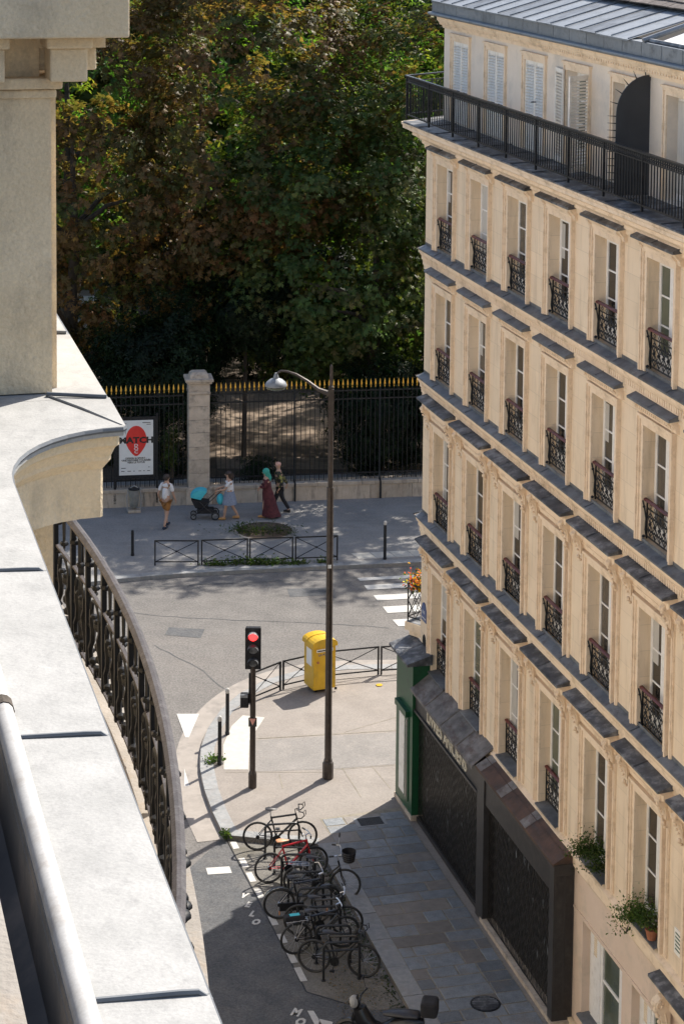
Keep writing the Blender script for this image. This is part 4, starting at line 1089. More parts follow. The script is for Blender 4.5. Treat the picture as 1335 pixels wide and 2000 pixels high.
# ================================================================ street furniture
bh=0
def bollard(px,h,white,label):
    p=G(px[0],px[1],0); t=thing('bollard',label,'bollard',tuple(p),0,'bollards at the crossings')
    MB().lathe([(.060,0),(.060,.06),(.050,.07),(.048,h-.10),(.048,h-.03),(.02,h)],10).build('post','iron',t)
    if white: MB().lathe([(.052,0),(.058,.03),(.058,.07),(.045,.11),(.015,.13)],10,c=(0,0,h-.08)).build('white_head','paint',t)
bollard((444,1434),1.18,True,'thin black bollard with white head, farther of the two by the pale kerb ramp')
bollard((429,1493),1.20,True,'thin black bollard with white head, nearer of the two with a weed at its foot')
bollard((259,1085),.85,False,'short plain black bollard standing alone on the far pavement left of the barriers')
bollard((751,1092),1.22,True,'black bollard with white ball head on the far pavement beside the crosswalk')
def barrier(a,b,h,label,group):
    A=G(a[0],a[1],0); Bp=G(b[0],b[1],0); d=Bp-A; L=d.length; t=thing('street_barrier',label,'barrier',tuple(A),math.atan2(d.y,d.x),group)
    mb=MB()
    for x_ in (.0,L): MB().box(x_-.022,x_+.022,-.022,.022,0,h).build('post','iron',t)
    MB().box(.02,L-.02,-.018,.018,h-.035,h).build('top_rail','iron',t)
    MB().box(.02,L-.02,-.016,.016,.10,.13).build('bottom_rail','iron',t)
    MB().tube([(.02,0,h-.03),(L-.02,0,.12)],.013,4).build('cross_bar','iron',t); MB().tube([(.02,0,.12),(L-.02,0,h-.03)],.013,4).build('cross_bar','iron',t)
    MB().lathe([(.03,-.02),(.03,.02)],8,mtx=Matrix.Translation((L/2,0,(h+.09)/2))@Matrix.Rotation(PI/2,4,'X')).build('hub','iron',t)
gf='crossed iron barriers on the far kerb'; gn='crossed iron barriers round the near corner'
for a,b,l in (((303,1104),(387,1104),'black crossed barrier on the far kerb, leftmost of the four'),((394,1103),(483,1100),'black crossed barrier on the far kerb, second from the left with weeds below'),
  ((488,1100),(571,1097),'black crossed barrier on the far kerb, directly in front of the round planting bed'),((577,1097),(658,1094),'black crossed barrier on the far kerb, rightmost of the four by the lamp post')): barrier(a,b,.82,l,gf)
for a,b,l in (((488,1372),(547,1348),'black crossed barrier at the corner, directly right of the traffic light'),((553,1346),(622,1330),'black crossed barrier at the corner, partly behind the yellow post box'),
  ((628,1328),(738,1317),'black crossed barrier at the corner between the lamp post and the green shop'),((744,1317),(850,1310),'black crossed barrier at the corner, rightmost and cut off by the green shop'),): barrier(a,b,.80,l,gn)
# lamp post
p=G(640,1519,0); lp=thing('street_lamp','tall brown lamp post with a curved arm and domed metal shade','street lamp',tuple(p),0)
MB().lathe([(.135,0),(.135,.36),(.125,.40),(.105,.42),(.105,.46),(.088,.50),(.080,7.0),(.085,7.02),(.085,7.28)],8).build('pole','ironbrown',lp)
MB().lathe([(.062,7.28),(.058,9.6),(.066,9.62),(.066,9.75),(.04,9.78),(.034,10.25),(.01,10.30)],10).build('pole_top','ironbrown',lp)
MB().box(-.07,.07,-.10,-.05,8.75,9.70).build('bracket_plate','ironbrown',lp)
AD=Vector((-.95,.30,0)).normalized()
ap=[(0,9.55),(.12,9.60),(.32,9.66),(.60,9.84),(.88,9.98),(1.12,10.04),(1.28,10.04),(1.36,9.98)]
MB().tube([(AD.x*a,AD.y*a,z) for a,z in ap],[.07,.065,.05,.04,.033,.028,.025,.025],8).build('arm','ironbrown',lp,smooth=True)
hc=(AD.x*1.40,AD.y*1.40,9.66)
MB().lathe([(.265,.0),(.27,.025),(.235,.09),(.15,.16),(.07,.19),(.055,.26),(.03,.32)],20,c=hc).build('lamp_shade','leadblue',lp,smooth=True)
MB().lathe([(.255,-.01),(.24,-.06),(.14,-.10),(.02,-.115)],16,c=hc).build('lamp_glass','glassgreen',lp)
MB().box(-.04,.04,-.11,-.08,5.3,5.38).build('sticker','paper',lp)
# traffic light
p=G(493,1537,0); tl=thing('traffic_light','black traffic light showing red with a small side box on its pole','traffic light',tuple(p),0)
MB().lathe([(.10,0),(.10,.34),(.085,.38),(.070,.42),(.070,2.0),(.066,3.05)],12).build('pole','ironbrown',tl)
MB().box(-.18,.18,-.03,.16,2.98,3.96).build('housing','iron',tl,bevel=.02)
MB().box(-.19,.19,-.05,-.03,2.96,3.98).build('backing_plate','bikeblack',tl)
for i,z in enumerate((3.80,3.48,3.16)):
    ln=MB().lathe([(.11,0),(.10,.02),(.02,.035)],18,mtx=Matrix.Translation((0,-.055,z-.03))@Matrix.Rotation(PI/2,4,'X')).build('lens','redlight' if i==0 else 'zincdark',tl)
    v=MB(); 
    for k in range(9):
        a=-.25+(PI+.5)*k/9; b=-.25+(PI+.5)*(k+1)/9
        q=[(.135*math.cos(t),y,z-.03+.135*math.sin(t)) for t in (a,b) for y in (-.05,-.24)]
        v.add([q[0],q[1],q[3],q[2]],[(0,1,2,3)])
    v.build('visor','zincdark',tl)
MB().box(-.30,-.10,-.13,.10,2.02,2.34).build('pedestrian_box','iron',tl,bevel=.02); MB().box(-.29,-.12,-.135,-.10,2.28,2.35).build('box_lid','leadblue',tl)
MB().tube([(-.09,0,2.1),(-.085,0,2.85)],.018,6).build('side_conduit','iron',tl)
MB().box(-.10,.10,-.095,-.08,1.55,1.77).build('warning_sign','brownshop',tl)
MB().add([(-.08,-.098,1.75),(.08,-.098,1.75),(0,-.098,1.58)],[(0,2,1)]).build('sign_triangle','pinksign',tl)
# post box
p=G(612,1356,0); ang_=R(25)
ct=p+Vector((math.cos(ang_),math.sin(ang_),0))*.325+Vector((-math.sin(ang_),math.cos(ang_),0))*.32
pb=thing('post_box','large yellow post box with an arched lid on the corner pavement','post box',tuple(ct),ang_)
MB().box(-.22,.22,-.20,.22,0,.10).build('foot','iron',pb)
MB().box(-.325,.325,-.32,.32,.09,1.28).build('body','yellow',pb,bevel=.015)
mb=MB(); pr=[(-.37,1.27),(.37,1.27),(.37,1.34)]+[(.37*math.cos(a),1.34+.16*math.sin(a)) for a in [k*PI/10 for k in range(1,10)]]+[(-.37,1.34)]
n_=len(pr); vs=[(x,-.36,z) for x,z in pr]+[(x,.36,z) for x,z in pr]; mb.add(vs,[tuple(range(n_)),tuple(range(2*n_-1,n_-1,-1))]+[(i,n_+i,n_+(i+1)%n_,(i+1)%n_) for i in range(n_)])
mb.build('lid','yellow',pb,bevel=.008)
for y_ in (.05,): MB().tube([(.375*math.cos(a),y_,1.345+.165*math.sin(a)) for a in [k*PI/10 for k in range(0,11)]],.010,4).build('lid_rib','yellow',pb)
MB().box(-.24,.24,-.335,-.32,1.14,1.22).build('letter_slot','paper',pb); MB().box(-.22,.22,-.34,-.335,1.16,1.19).build('slot_gap','iron',pb)
lettering('box_lettering','LA POSTE',.085,'blue',pb,basis((1,0,0),(0,0,1),(0,-1,0),(0,-.323,1.03)),ext=.001,bold=.002)
MB().box(-.328,-.322,-.18,.16,.72,1.18).build('notice','paper',pb)
MB().box(-.30,-.28,-.326,-.32,.12,1.26).build('door_edge','yellow',pb); MB().lathe([(.035,0),(.03,.03),(.01,.035)],10,mtx=Matrix.Translation((-.20,-.32,.86))@Matrix.Rotation(PI/2,4,'X')).build('lock','terracotta',pb)
MB().box(.28,.30,-.325,-.32,.12,1.26).build('door_edge','yellow',pb); MB().box(.3,.36,-.34,-.30,.04,.10).build('hinge','iron',pb)
# litter hoop with clear bag
p=G(262,1000,0); lb=thing('litter_bin','clear plastic bag litter bin on an iron hoop beside the stone wall','litter bin',tuple(p),.2)
MB().box(-.22,.22,-.16,.16,0,.10).build('base_plate','wallstone',lb,bevel=.02)
mb=MB(); mb.tube([(-.22,0,.05),(-.25,0,.5),(-.20,0,.82),(0,0,.93),(.20,0,.82),(.25,0,.5),(.22,0,.05)],.02,6); mb.build('hoop','zinclight',lb)
MB().lathe([(.08,.14),(.15,.22),(.17,.45),(.18,.62),(.20,.80),(.15,.84)],12).build('bag','plastic',lb,smooth=True); MB().lathe([(.20,.80),(.21,.84),(.17,.86)],12).build('ring','iron',lb)
# round planting bed
c=G(517,1036,0); bed_=thing('tree_pit','round planting bed with a worn grass clump in the far pavement','planting bed',tuple(c))
MB().lathe([(1.06,-.002),(1.06,.012),(1.0,.014),(.99,.006)],36).build('edge_ring','gutterstrip',bed_)
MB().lathe([(1.0,.002),(.5,.03),(.02,.045)],30).build('earth','soil',bed_)
# ================================================================ bicycles and racks
def vrot(p,q,r=.0): pass
def wheel(par,x,z=.335,r=.335,parname='wheel',tyre='rubber',reflect=False):
    w_=MB(); w_.tube([(x+r*.965*math.cos(a),0,z+r*.965*math.sin(a)) for a in [2*PI*k/28 for k in range(28)]],.024,6,closed=True)
    w_=w_.build('tyre',tyre,par)
    rm=MB(); rm.tube([(x+r*.90*math.cos(a),0,z+r*.90*math.sin(a)) for a in [2*PI*k/24 for k in range(24)]],.008,4,closed=True); rm.build('rim','bikeblack',w_)
    sp=MB()
    for k in range(14):
        a=2*PI*k/14; sp.tube([(x,.02*(1 if k%2 else -1),z),(x+r*.9*math.cos(a),0,z+r*.9*math.sin(a))],.0022,3,caps=False)
    sp.lathe([(.025,-.045),(.02,.045)],8,mtx=Matrix.Translation((x,0,z))@Matrix.Rotation(PI/2,4,'X'))
    sp.build('spokes','chrome' if r>.2 else 'iron',w_,kind='stuff')
    if reflect:
        MB().box(x-.01,x+.02,-.012,.012,z-r*.75,z-r*.50).build('reflector','redlight' if False else 'saddletan',w_)
    return w_
def bicycle(a,b,label,frame='bikeblack',drop=False,step=False,saddle='saddle',fender=False,rack=False,basket=False,mirror=False,pack=False,lean=.0,sh=.93,basketrear=False,Lw=1.02,flat=True,chaincase=False):
    A=G(a[0],a[1],ZR+.33); Bp=G(b[0],b[1],ZR+.33); d=Bp-A; d.z=0; an=math.atan2(d.y,d.x)
    base=A.copy(); base.z=ZR+.012
    t=thing('bicycle',label,'bicycle',tuple(base),an,'bicycles parked at the hoop stands'); t.rotation_euler=(lean,0,an)
    rw=wheel(t,0,reflect=fender); fw=wheel(t,Lw,reflect=fender)
    f=MB(); bb=(.43,0,.28); st_=(.30,0,.80) if not step else (.30,0,.72); hd=(.86,0,.86); hb=(.89,0,.74); rax=(0,0,.335); fax=(Lw,0,.335)
    f.tube([bb,st_],.021,6)
    if step:
        f.tube([(.40,0,.42),(.62,0,.50),hb],.020,6); f.tube([bb,(.66,0,.40),(hb[0],0,hb[2]-.06)],.020,6)
    else:
        f.tube([(st_[0]+.01,0,st_[2]-.03),(hd[0],0,hd[2]-.02)],.022,6); f.tube([bb,hb],.026,6)
    f.tube([hd,hb],.022,6)
    for s_ in (-.04,.04):
        f.tube([(bb[0],s_*.5,bb[2]),(0,s_*1.4,.335)],.010,5); f.tube([(st_[0]+.01,s_*.4,st_[2]-.08),(0,s_*1.4,.335)],.009,5)
        f.tube([(hb[0]+.01,s_,hb[2]-.04),(hb[0]+.05,s_*1.2,.5),(Lw,s_*1.3,.335)],.012,5)
    f=f.build('frame',frame,t,smooth=True)
    sd=MB(); sd.tube([(st_[0]-.13,0,sh+.02),(st_[0]-.04,0,sh+.025),(st_[0]+.06,0,sh+.01),(st_[0]+.15,0,sh)],[.05,.075,.045,.020],8)
    for i,v in enumerate(sd.v): sd.v[i]=(v[0],v[1]*1.25,sh+(v[2]-sh)*.45)
    sd=sd.build('saddle',saddle,t,smooth=True); MB().tube([(st_[0],0,st_[2]-.1),(st_[0]-.02,0,sh)],.013,6).build('seat_post','chrome',sd)
    h=MB(); top=(hd[0]-.02,0,hd[2]+.10); h.tube([hd,top,(hd[0]+.07,0,hd[2]+.13)],.013,6)
    hx,hz=hd[0]+.07,hd[2]+.13
    if drop:
        for s_ in (-1,1): h.tube([(hx,0,hz),(hx,s_*.19,hz),(hx+.09,s_*.205,hz-.01),(hx+.12,s_*.21,hz-.08),(hx+.05,s_*.21,hz-.15),(hx-.04,s_*.21,hz-.15)],.014,6); 
        for s_ in (-1,1): h.tube([(hx+.10,s_*.205,hz+.01),(hx+.14,s_*.205,hz+.05),(hx+.15,s_*.205,hz-.06)],.010,5)
    elif flat:
        h.tube([(hx-.06,-.30,hz+.01),(hx,-.12,hz+.005),(hx,.12,hz+.005),(hx-.06,.30,hz+.01)],.013,6)
    else:
        h.tube([(hx-.22,-.28,hz+.08),(hx-.06,-.24,hz+.10),(hx,-.08,hz),(hx,.08,hz),(hx-.06,.24,hz+.10),(hx-.22,.28,hz+.08)],.012,6)
    h=h.build('handlebar','chrome' if not drop else 'bikeblack',t,smooth=True)
    if not drop:
        g_=MB()
        for s_ in (-1,1):
            if flat: g_.tube([(hx-.065,s_*.31,hz+.01),(hx-.03,s_*.2,hz+.008)],.018,6)
            else: g_.tube([(hx-.24,s_*.285,hz+.08),(hx-.13,s_*.265,hz+.09)],.018,6)
        g_.build('grips','rubber',h)
    c_=MB(); c_.lathe([(.095,-.004),(.095,.004)],18,mtx=Matrix.Translation((.43,-.05,.28))@Matrix.Rotation(PI/2,4,'X')); c_.tube([(.43,-.07,.28),(.40,-.075,.12)],.010,5); c_.tube([(.43,.07,.28),(.46,.075,.44)],.010,5)
    c_.box(.35,.45,-.17,-.08,.11,.13); c_.box(.41,.51,.08,.17,.43,.45); c_.lathe([(.045,-.006),(.045,.006)],12,mtx=Matrix.Translation((0,-.05,.335))@Matrix.Rotation(PI/2,4,'X'))
    c_.tube([(0,-.05,.38),(.43,-.05,.375)],.005,4); c_.tube([(0,-.05,.29),(.43,-.05,.19)],.005,4)
    c_.build('crankset','iron',t)
    if chaincase: MB().box(.0,.52,-.075,-.055,.20,.38).build('chain_guard','bikeblack',t)
    if fender:
        for x_ in (0,Lw):
            m_=MB()
            A0,A1=(.15*PI,1.08*PI) if x_==0 else (.0*PI,.75*PI)
            P=[(x_+.375*math.cos(A0+(A1-A0)*k/10),0,.335+.375*math.sin(A0+(A1-A0)*k/10)) for k in range(11)]
            for p,q in zip(P,P[1:]): m_.add([(p[0],-.03,p[2]),(p[0],.03,p[2]),(q[0],.03,q[2]),(q[0],-.03,q[2])],[(0,1,2,3)])
            m_.build('mudguard','bikeblack',t)
    if rack:
        r_=MB()
        for y in (-.07,0,.07): r_.tube([(-.22,y,.74),(.24,y,.74)],.007,4)
        for x_ in (-.22,-.07,.08,.22): r_.tube([(x_,-.07,.74),(x_,.07,.74)],.007,4)
        for y in (-.07,.07): r_.tube([(-.12,y,.74),(0,y*.9,.335)],.006,4); r_.tube([(.12,y,.74),(0,y*.9,.335)],.006,4)
        r_.build('luggage_rack','chrome',t)
    if pack: 
        pk=MB().box(-.26,.16,-.08,.08,.755,.86).build('rack_battery','blackcloth',t,bevel=.02); MB().box(-.15,.06,-.05,.05,.861,.865).build('battery_label','turquoise',pk)
    if basket:
        k_=MB(); cx_,cz_=hx+.16,hz-.14
        k_.lathe([(.11,0),(.13,.08),(.155,.22),(.16,.24),(.15,.24),(.12,.08),(.02,.03)],14,c=(cx_,0,cz_))
        k_=k_.build('basket','blackcloth',t)
        wv=MB()
        for j in range(5): wv.tube([((.125+.008*j)*math.cos(a)+cx_,(.125+.008*j)*math.sin(a),cz_+.02+j*.05) for a in [2*PI*k/14 for k in range(14)]],.007,4,closed=True)
        wv.build('wicker','saddle',k_)
    if mirror:
        m_=MB().tube([(hx-.1,.26,hz+.08),(hx-.08,.32,hz+.24)],.006,4).build('mirror_arm','chrome',t); MB().ball((hx-.08,.33,hz+.29),.06,7,(.35,1,1)).build('mirror','bikeblack',m_)
    return t
# hoop stands
hoops=[((518,1611),(584,1607)),((536,1640),(600,1642)),((550,1669),(615,1669)),((563,1705),(631,1702)),((581,1736),(647,1733)),((597,1772),(665,1770)),((618,1809),(684,1807)),((632,1842),(702,1838))]
names=['farthest from the camera, round the black racing bicycle','second from the far end, behind the red bicycle','third from the far end, by the tan saddle','fourth from the far end, beside the basket bicycle','fifth from the far end, just beyond the black town bicycle saddle','third from the near end, in front of the black town bicycle','second from the near end, behind the rear pack','nearest to the camera, standing over the nearest bicycle']
for (a,b),nm in zip(hoops,names):
    A=G(a[0],a[1],ZR+.80); Bp=G(b[0],b[1],ZR+.80); d=Bp-A; d.z=0; L=d.length; base=A.copy(); base.z=ZR+.011
    t=thing('bike_hoop','black steel cycle hoop, '+nm,'bike stand',tuple(base),math.atan2(d.y,d.x),'cycle hoops in the parking bay')
    P=[(0,0,0),(0,0,.68)]+[(.11-.11*math.cos(k*PI/8),0,.68+.11*math.sin(k*PI/8)) for k in range(1,5)]+[(L-.11+.11*math.sin(k*PI/8),0,.68+.11*math.cos(k*PI/8)) for k in range(0,5)]+[(L,0,0)]
    MB().tube(P,.026,8).build('tube','rack',t,smooth=True)
    MB().tube([(0,0,.62),(L,0,.62)],.018,6).build('cross_bar','rack',t)
    for x_ in (0,L): MB().lathe([(.05,0),(.05,.012),(.03,.014)],10,c=(x_,0,0)).build('foot_plate','rack',t)
bicycle((503,1634),(594,1632),'black racing bicycle with drop handlebar, farthest in the row in full sun',drop=True,lean=.03,sh=.97)
bicycle((526,1697),(603,1686),'red bicycle with tan saddle in the sunlit far end of the row',frame='bikered',saddle='saddletan',lean=-.05,sh=.90)
bicycle((583,1722),(684,1728),'dark town bicycle with round basket and mirror, front wheel jutting onto the pavement',step=True,basket=True,mirror=True,rack=True,flat=False,lean=.02,fender=False,sh=.90)
bicycle((545,1766),(640,1760),'black town bicycle with full mudguards in the middle of the row',fender=True,lean=.04,flat=False,chaincase=True,sh=.92)
bicycle((578,1834),(676,1820),'black electric bicycle with a pale labelled battery on its rear rack',rack=True,pack=True,lean=.03,sh=.90)
bicycle((613,1869),(719,1880),'black racing bicycle with drop handlebar, nearest to the camera in the shade',drop=True,lean=-.04,sh=.86)
bicycle((585,1798),(672,1800),'black bicycle half hidden between the electric bicycle and the mudguard bicycle',lean=.02,sh=.85,flat=True,Lw=.99)
# moped
p=G(745,1990,.55); 
dm=G(790,1985,.7)-G(690,1975,.7)
t=thing('moped','black moped with white headlamp cowl and black top box at the bay end','moped',(G(754,1978,.65).x,G(754,1978,.65).y,ZR),math.atan2(-dm.y,-dm.x))
# local +x is forward (to the left in view)
for x_ in (-.55,.70):
    w_=MB(); w_.tube([(x_+.215*math.cos(a),0,.27+.215*math.sin(a)) for a in [2*PI*k/20 for k in range(20)]],.055,8,closed=True); w_=w_.build('wheel','rubber',t,smooth=True)
    MB().lathe([(.14,-.03),(.14,.03)],14,mtx=Matrix.Translation((x_,0,.27))@Matrix.Rotation(PI/2,4,'X')).build('rim','chrome',w_)
b_=MB(); b_.tube([(.52,0,.82),(.44,0,.62),(.28,0,.46),(.05,0,.42),(-.2,0,.52),(-.45,0,.62),(-.72,0,.66)],[.13,.17,.15,.13,.18,.17,.07],10); b_=b_.build('body','bikeblack',t,smooth=True)
s_=MB(); s_.tube([(.05,0,.74),(-.1,0,.78),(-.35,0,.79),(-.60,0,.80),(-.66,0,.80)],[.06,.11,.13,.12,.06],10)
for i,v in enumerate(s_.v): s_.v[i]=(v[0],v[1]*1.1,.78+(v[2]-.78)*.55)
s_.build('seat','saddle',t,smooth=True)
MB().box(-.98,-.66,-.19,.19,.82,1.12).build('top_box','blackcloth',t,bevel=.06)
MB().tube([(.70,0,.27),(.62,0,.62),(.54,0,.95),(.52,0,1.0)],[.05,.05,.05,.04],8).build('fork','bikeblack',t)
MB().ball((.62,0,.93),.11,8,(.9,1,1.1)).build('headlamp_cowl','zinclight',t); MB().ball((.67,0,.92),.08,8,(.8,1,1)).build('headlamp','glass',t)
MB().tube([(.42,-.33,1.04),(.50,-.12,1.02),(.50,.12,1.02),(.42,.33,1.04)],.016,6).build('handlebar','iron',t)
for y in (-.36,.36): MB().tube([(.44,y*.85,1.04),(.50,y,1.2)],.007,4).build('mirror_arm','iron',t); MB().ball((.50,y,1.23),.055,6,(.4,1.2,.8)).build('mirror','iron',t)
MB().tube([(.70+.29*math.cos(a),0,.27+.29*math.sin(a)) for a in [k*PI/9+.1 for k in range(8)]],.05,6).build('front_mudguard','bikeblack',t,smooth=True)
MB().box(.30,.42,-.14,-.12,.48,.60).build('side_badge','zinclight',t)
# ================================================================ people
def skin(name,J,E_,m,parent,lvl=1,root=0,**k):
    me=bpy.data.meshes.new(name); me.from_pydata([j[:3] for j in J],E_,[]); me.materials.append(M[m])
    o=bpy.data.objects.new(name,me); col.objects.link(o); o.parent=parent
    s_=o.modifiers.new('skin','SKIN'); me.skin_vertices or None
    for i,j in enumerate(J):
        r=j[3]; me.skin_vertices[0].data[i].radius=(r,r) if not hasattr(r,'__len__') else r
        me.skin_vertices[0].data[i].use_root=(i==root)
    s_.use_smooth_shade=True
    u=o.modifiers.new('sub','SUBSURF'); u.levels=lvl; u.render_levels=lvl
    return o
def person(px,heading,label,H=1.75,z=0,feet=((.18,.10),(-.20,-.10)),arms=None,top='tee',bottom='shorts',shoes='navy',hair='hair',sleeves='short',dress=None,lean=.04,female=False,longhair=False,scarf=None,bald=False,pants_len=.5,pos=None):
    p=G(px[0],px[1],z) if pos is None else pos
    t=thing('person',label,'person',tuple(p),heading)   # local +x is the walking direction
    k=H/1.75; sw=.185 if not female else .165
    (fx1,fy1),(fx2,fy2)=feet
    hip=(0,0,.93*k); lx=lean
    # arms: (elbow, hand) for left and right
    if arms is None: arms=(((-.10,.25,1.12),(.05,.27,.90)),((.08,-.25,1.12),(.20,-.25,.92)))
    (eL,hL),(eR,hR)=arms; S=lambda q,r:(q[0]*1,q[1],q[2]*k,r)
    def kn(fx,fy): return ((fx*.45+.05),fy*.9,.50*k)
    k1,k2=kn(fx1,fy1),kn(fx2,fy2)
    J=[(0,0,.95*k,(.13,.15)),(lx*.5,0,1.15*k,(.105,.13)),(lx,0,1.36*k,(.115,.16)),(lx,0,1.46*k,(.07,.09)),(lx+.01,0,1.53*k,.052),(lx+.03,0,1.60*k,.085),(lx+.035,0,1.67*k,.095),(lx+.03,0,1.73*k,.055),
       (0,.09,.88*k,.095),(k1[0],k1[1],k1[2],.062),(fx1-.02,fy1,.11*k,.042),(fx1+.13,fy1,.045,.036),
       (0,-.09,.88*k,.095),(k2[0],k2[1],k2[2],.062),(fx2-.02,fy2,.11*k,.042),(fx2+.10,fy2,.045,.036),
       (lx,sw,1.42*k,.055),S(eL,.040),S(hL,.030),(hL[0]+.04,hL[1],(hL[2]-.06)*k,.030),
       (lx,-sw,1.42*k,.055),S(eR,.040),S(hR,.030),(hR[0]+.04,hR[1],(hR[2]-.06)*k,.030)]
    E_=[(0,1),(1,2),(2,3),(3,4),(4,5),(5,6),(6,7),(0,8),(8,9),(9,10),(10,11),(0,12),(12,13),(13,14),(14,15),(3,16),(16,17),(17,18),(18,19),(3,20),(20,21),(21,22),(22,23)]
    skin('body',J,E_,'skin',t)
    for q,dy in ((hL,1),(hR,-1)):   # fingers and thumb, slightly curled
        f=MB(); bx,by,bz=q[0]+.04,q[1],(q[2]-.08)*k
        for i in range(4): f.tube([(bx+.018-.012*i,by+.0,bz),(bx+.03-.012*i,by-.006*dy,bz-.04),(bx+.035-.010*i,by-.018*dy,bz-.07+.006*abs(i-1))],[.009,.008,.006],5)
        f.tube([(bx+.02,by-.01*dy,bz+.02),(bx+.045,by-.02*dy,bz-.02)],[.010,.007],5)
        f.build('fingers','skin',t)
    # face
    f=MB(); hx=lx+.035; f.tube([(hx+.085,0,1.66*k),(hx+.11,0,1.635*k)],[.012,.016],5); f.box(hx+.08,hx+.093,-.025,.025,1.602*k,1.610*k)
    for y in (-.092,.092): f.ball((hx,y,1.65*k),.022,5,(.7,.4,1.2))
    f.build('face','skin',t)
    e_=MB()
    for y in (-.032,.032): e_.ball((hx+.082,y,1.672*k),.010,5)
    e_.build('eyes','bikeblack',t)
    if scarf:
        h=MB(); h.ball((lx+.01,0,1.69*k),.125,9,(1.0,.92,1.0)); h.ball((lx-.03,0,1.60*k),.10,8,(1.0,1.0,1.1)); h.tube([(lx-.06,0,1.58*k),(lx-.10,0,1.45*k),(lx-.08,0,1.33*k)],[.09,.085,.05],8); h.build('headscarf',scarf,t,smooth=True)
    elif bald:
        h=MB(); h.ball((lx+.02,0,1.695*k),.108,9,(1.0,.88,.85)); h.build('bald_head','headskin',t,smooth=True)
    else:
        h=MB(); h.ball((lx-.0,0,1.695*k),.115,9,(1.05,.95,.82)); h.ball((lx-.045,0,1.655*k),.085,8,(.9,1.1,1.0))
        if longhair: h.tube([(lx-.04,0,1.66*k),(lx-.08,0,1.56*k),(lx-.08,0,1.46*k)],[.11,.115,.07],8)
        h.build('hair',hair,t,smooth=True)
    # upper garment
    zb=.90 if bottom else .95
    J=[(0,0,zb*k,(.155,.175)),(lx*.5,0,1.15*k,(.13,.155)),(lx,0,1.36*k,(.135,.18)),(lx,0,1.45*k,(.085,.11)),(lx,sw,1.42*k,.075),(lx,-sw,1.42*k,.075)]
    f_=.72 if sleeves=='short' else 1.0
    mid=lambda a,b,f: tuple(a[i]+(b[i]-a[i])*f for i in range(3))
    a=mid((lx,sw,1.42*k),(eL[0],eL[1],eL[2]*k),f_); b=mid((lx,-sw,1.42*k),(eR[0],eR[1],eR[2]*k),f_)
    J+=[a+(.066,),b+(.066,)]; E2=[(0,1),(1,2),(2,3),(3,4),(3,5),(4,6),(5,7)]
    if sleeves=='long': J+=[(hL[0],hL[1],(hL[2]+.03)*k,.048),(hR[0],hR[1],(hR[2]+.03)*k,.048)]; E2+=[(6,8),(7,9)]
    if not dress: skin('shirt',J,E2,top,t)
    else:
        skin('dress_top',J,E2,top,t)
        d_=MB(); n_=18; prof=[(.14,1.20),(.145,1.05),(.18,.90),(.21,.60),(.26,.25),(.30,.07),(.28,.06)]
        kk=len(d_.v)
        for r_,z_ in prof:
            for j in range(n_):
                a_=2*PI*j/n_; rr=r_*(1+.07*math.sin(5*a_)*(1.2-z_)); off=-(1.0-z_)*.16
                d_.v.append((off+rr*math.cos(a_)*1.1,rr*math.sin(a_),z_*k))
        for i in range(len(prof)-1):
            for j in range(n_): d_.f.append((kk+i*n_+j,kk+i*n_+(j+1)%n_,kk+(i+1)*n_+(j+1)%n_,kk+(i+1)*n_+j))
        d_.build('dress_skirt',dress,t,smooth=True)
    if bottom and bottom!='skirt':
        f_=pants_len
        J=[(0,0,.97*k,(.135,.16)),(0,.09,.88*k,.115),(0,-.09,.88*k,.115)]
        E3=[(0,1),(0,2)]
        if f_<1:
            for i,(kn_) in enumerate((k1,k2)):
                sgn=1 if i==0 else -1; a=mid((0,sgn*.09,.88*k),kn_,f_*1.55 if f_*1.55<1 else .95); J.append(a+(.095,)); E3.append((1+i,3+i))
        else:
            J+=[(k1[0],k1[1],k1[2],.078),(k2[0],k2[1],k2[2],.078),(fx1-.02,fy1,.12,.062),(fx2-.02,fy2,.12,.062)]; E3+=[(1,3),(2,4),(3,5),(4,6)]
        skin('trousers' if f_>=1 else 'shorts',J,E3,bottom,t)
    if bottom=='skirt':
        MB().lathe([(.27,0),(.24,.14),(.18,.36),(.15,.44)],14,c=(.02,0,.58*k)).build('skirt','skirt',t,smooth=True)
    s_=MB()
    for fx,fy in feet: s_.tube([(fx-.07,fy,.055),(fx+.05,fy,.06),(fx+.17,fy,.045)],[.050,.052,.035],7)
    for i,v in enumerate(s_.v): s_.v[i]=(v[0],v[1],max(.004,v[2]))
    s_.build('shoes',shoes,t,smooth=True)
    return t
person((324,1030),R(62),'man in white t-shirt and rust brown shorts walking away on the far pavement',H=1.80,feet=((.20,.09),(-.22,-.09)),shoes='navy',pants_len=.55)
person((449,1014),R(184),'woman in white blouse and grey skirt pushing a pushchair',H=1.66,female=True,longhair=True,bottom='skirt',shoes='sandal',feet=((.22,.08),(-.26,-.08)),arms=(((.16,.19,1.16),(.44,.15,1.10)),((.16,-.19,1.16),(.44,-.15,1.10))))
person((522,1010),R(176),'woman in long dark red dress and teal headscarf walking past the planting bed',H=1.66,female=True,scarf='scarf',bottom=None,dress='dress',top='dress',sleeves='long',shoes='sandal',feet=((.14,.08),(-.24,-.08)),arms=(((.06,.22,1.14),(.26,.14,1.14)),((.06,-.22,1.14),(.24,-.14,1.14))))
person((546,1002),R(180),'bald man in dark printed shirt and black trousers walking behind the woman in red',H=1.78,bald=True,top='shirtprint',bottom='blackcloth',shoes='blackcloth',pants_len=1.0,sleeves='long',feet=((.25,.09),(-.30,-.09)),arms=(((-.08,.25,1.12),(.02,.26,.9)),((-.12,-.26,1.14),(-.26,-.26,.92))))
person((200,800),R(95),'distant person in a white top on the garden path behind the fence',H=1.72,top='tee',bottom='blackcloth',pants_len=1.0,shoes='blackcloth',pos=G(201,812,0))
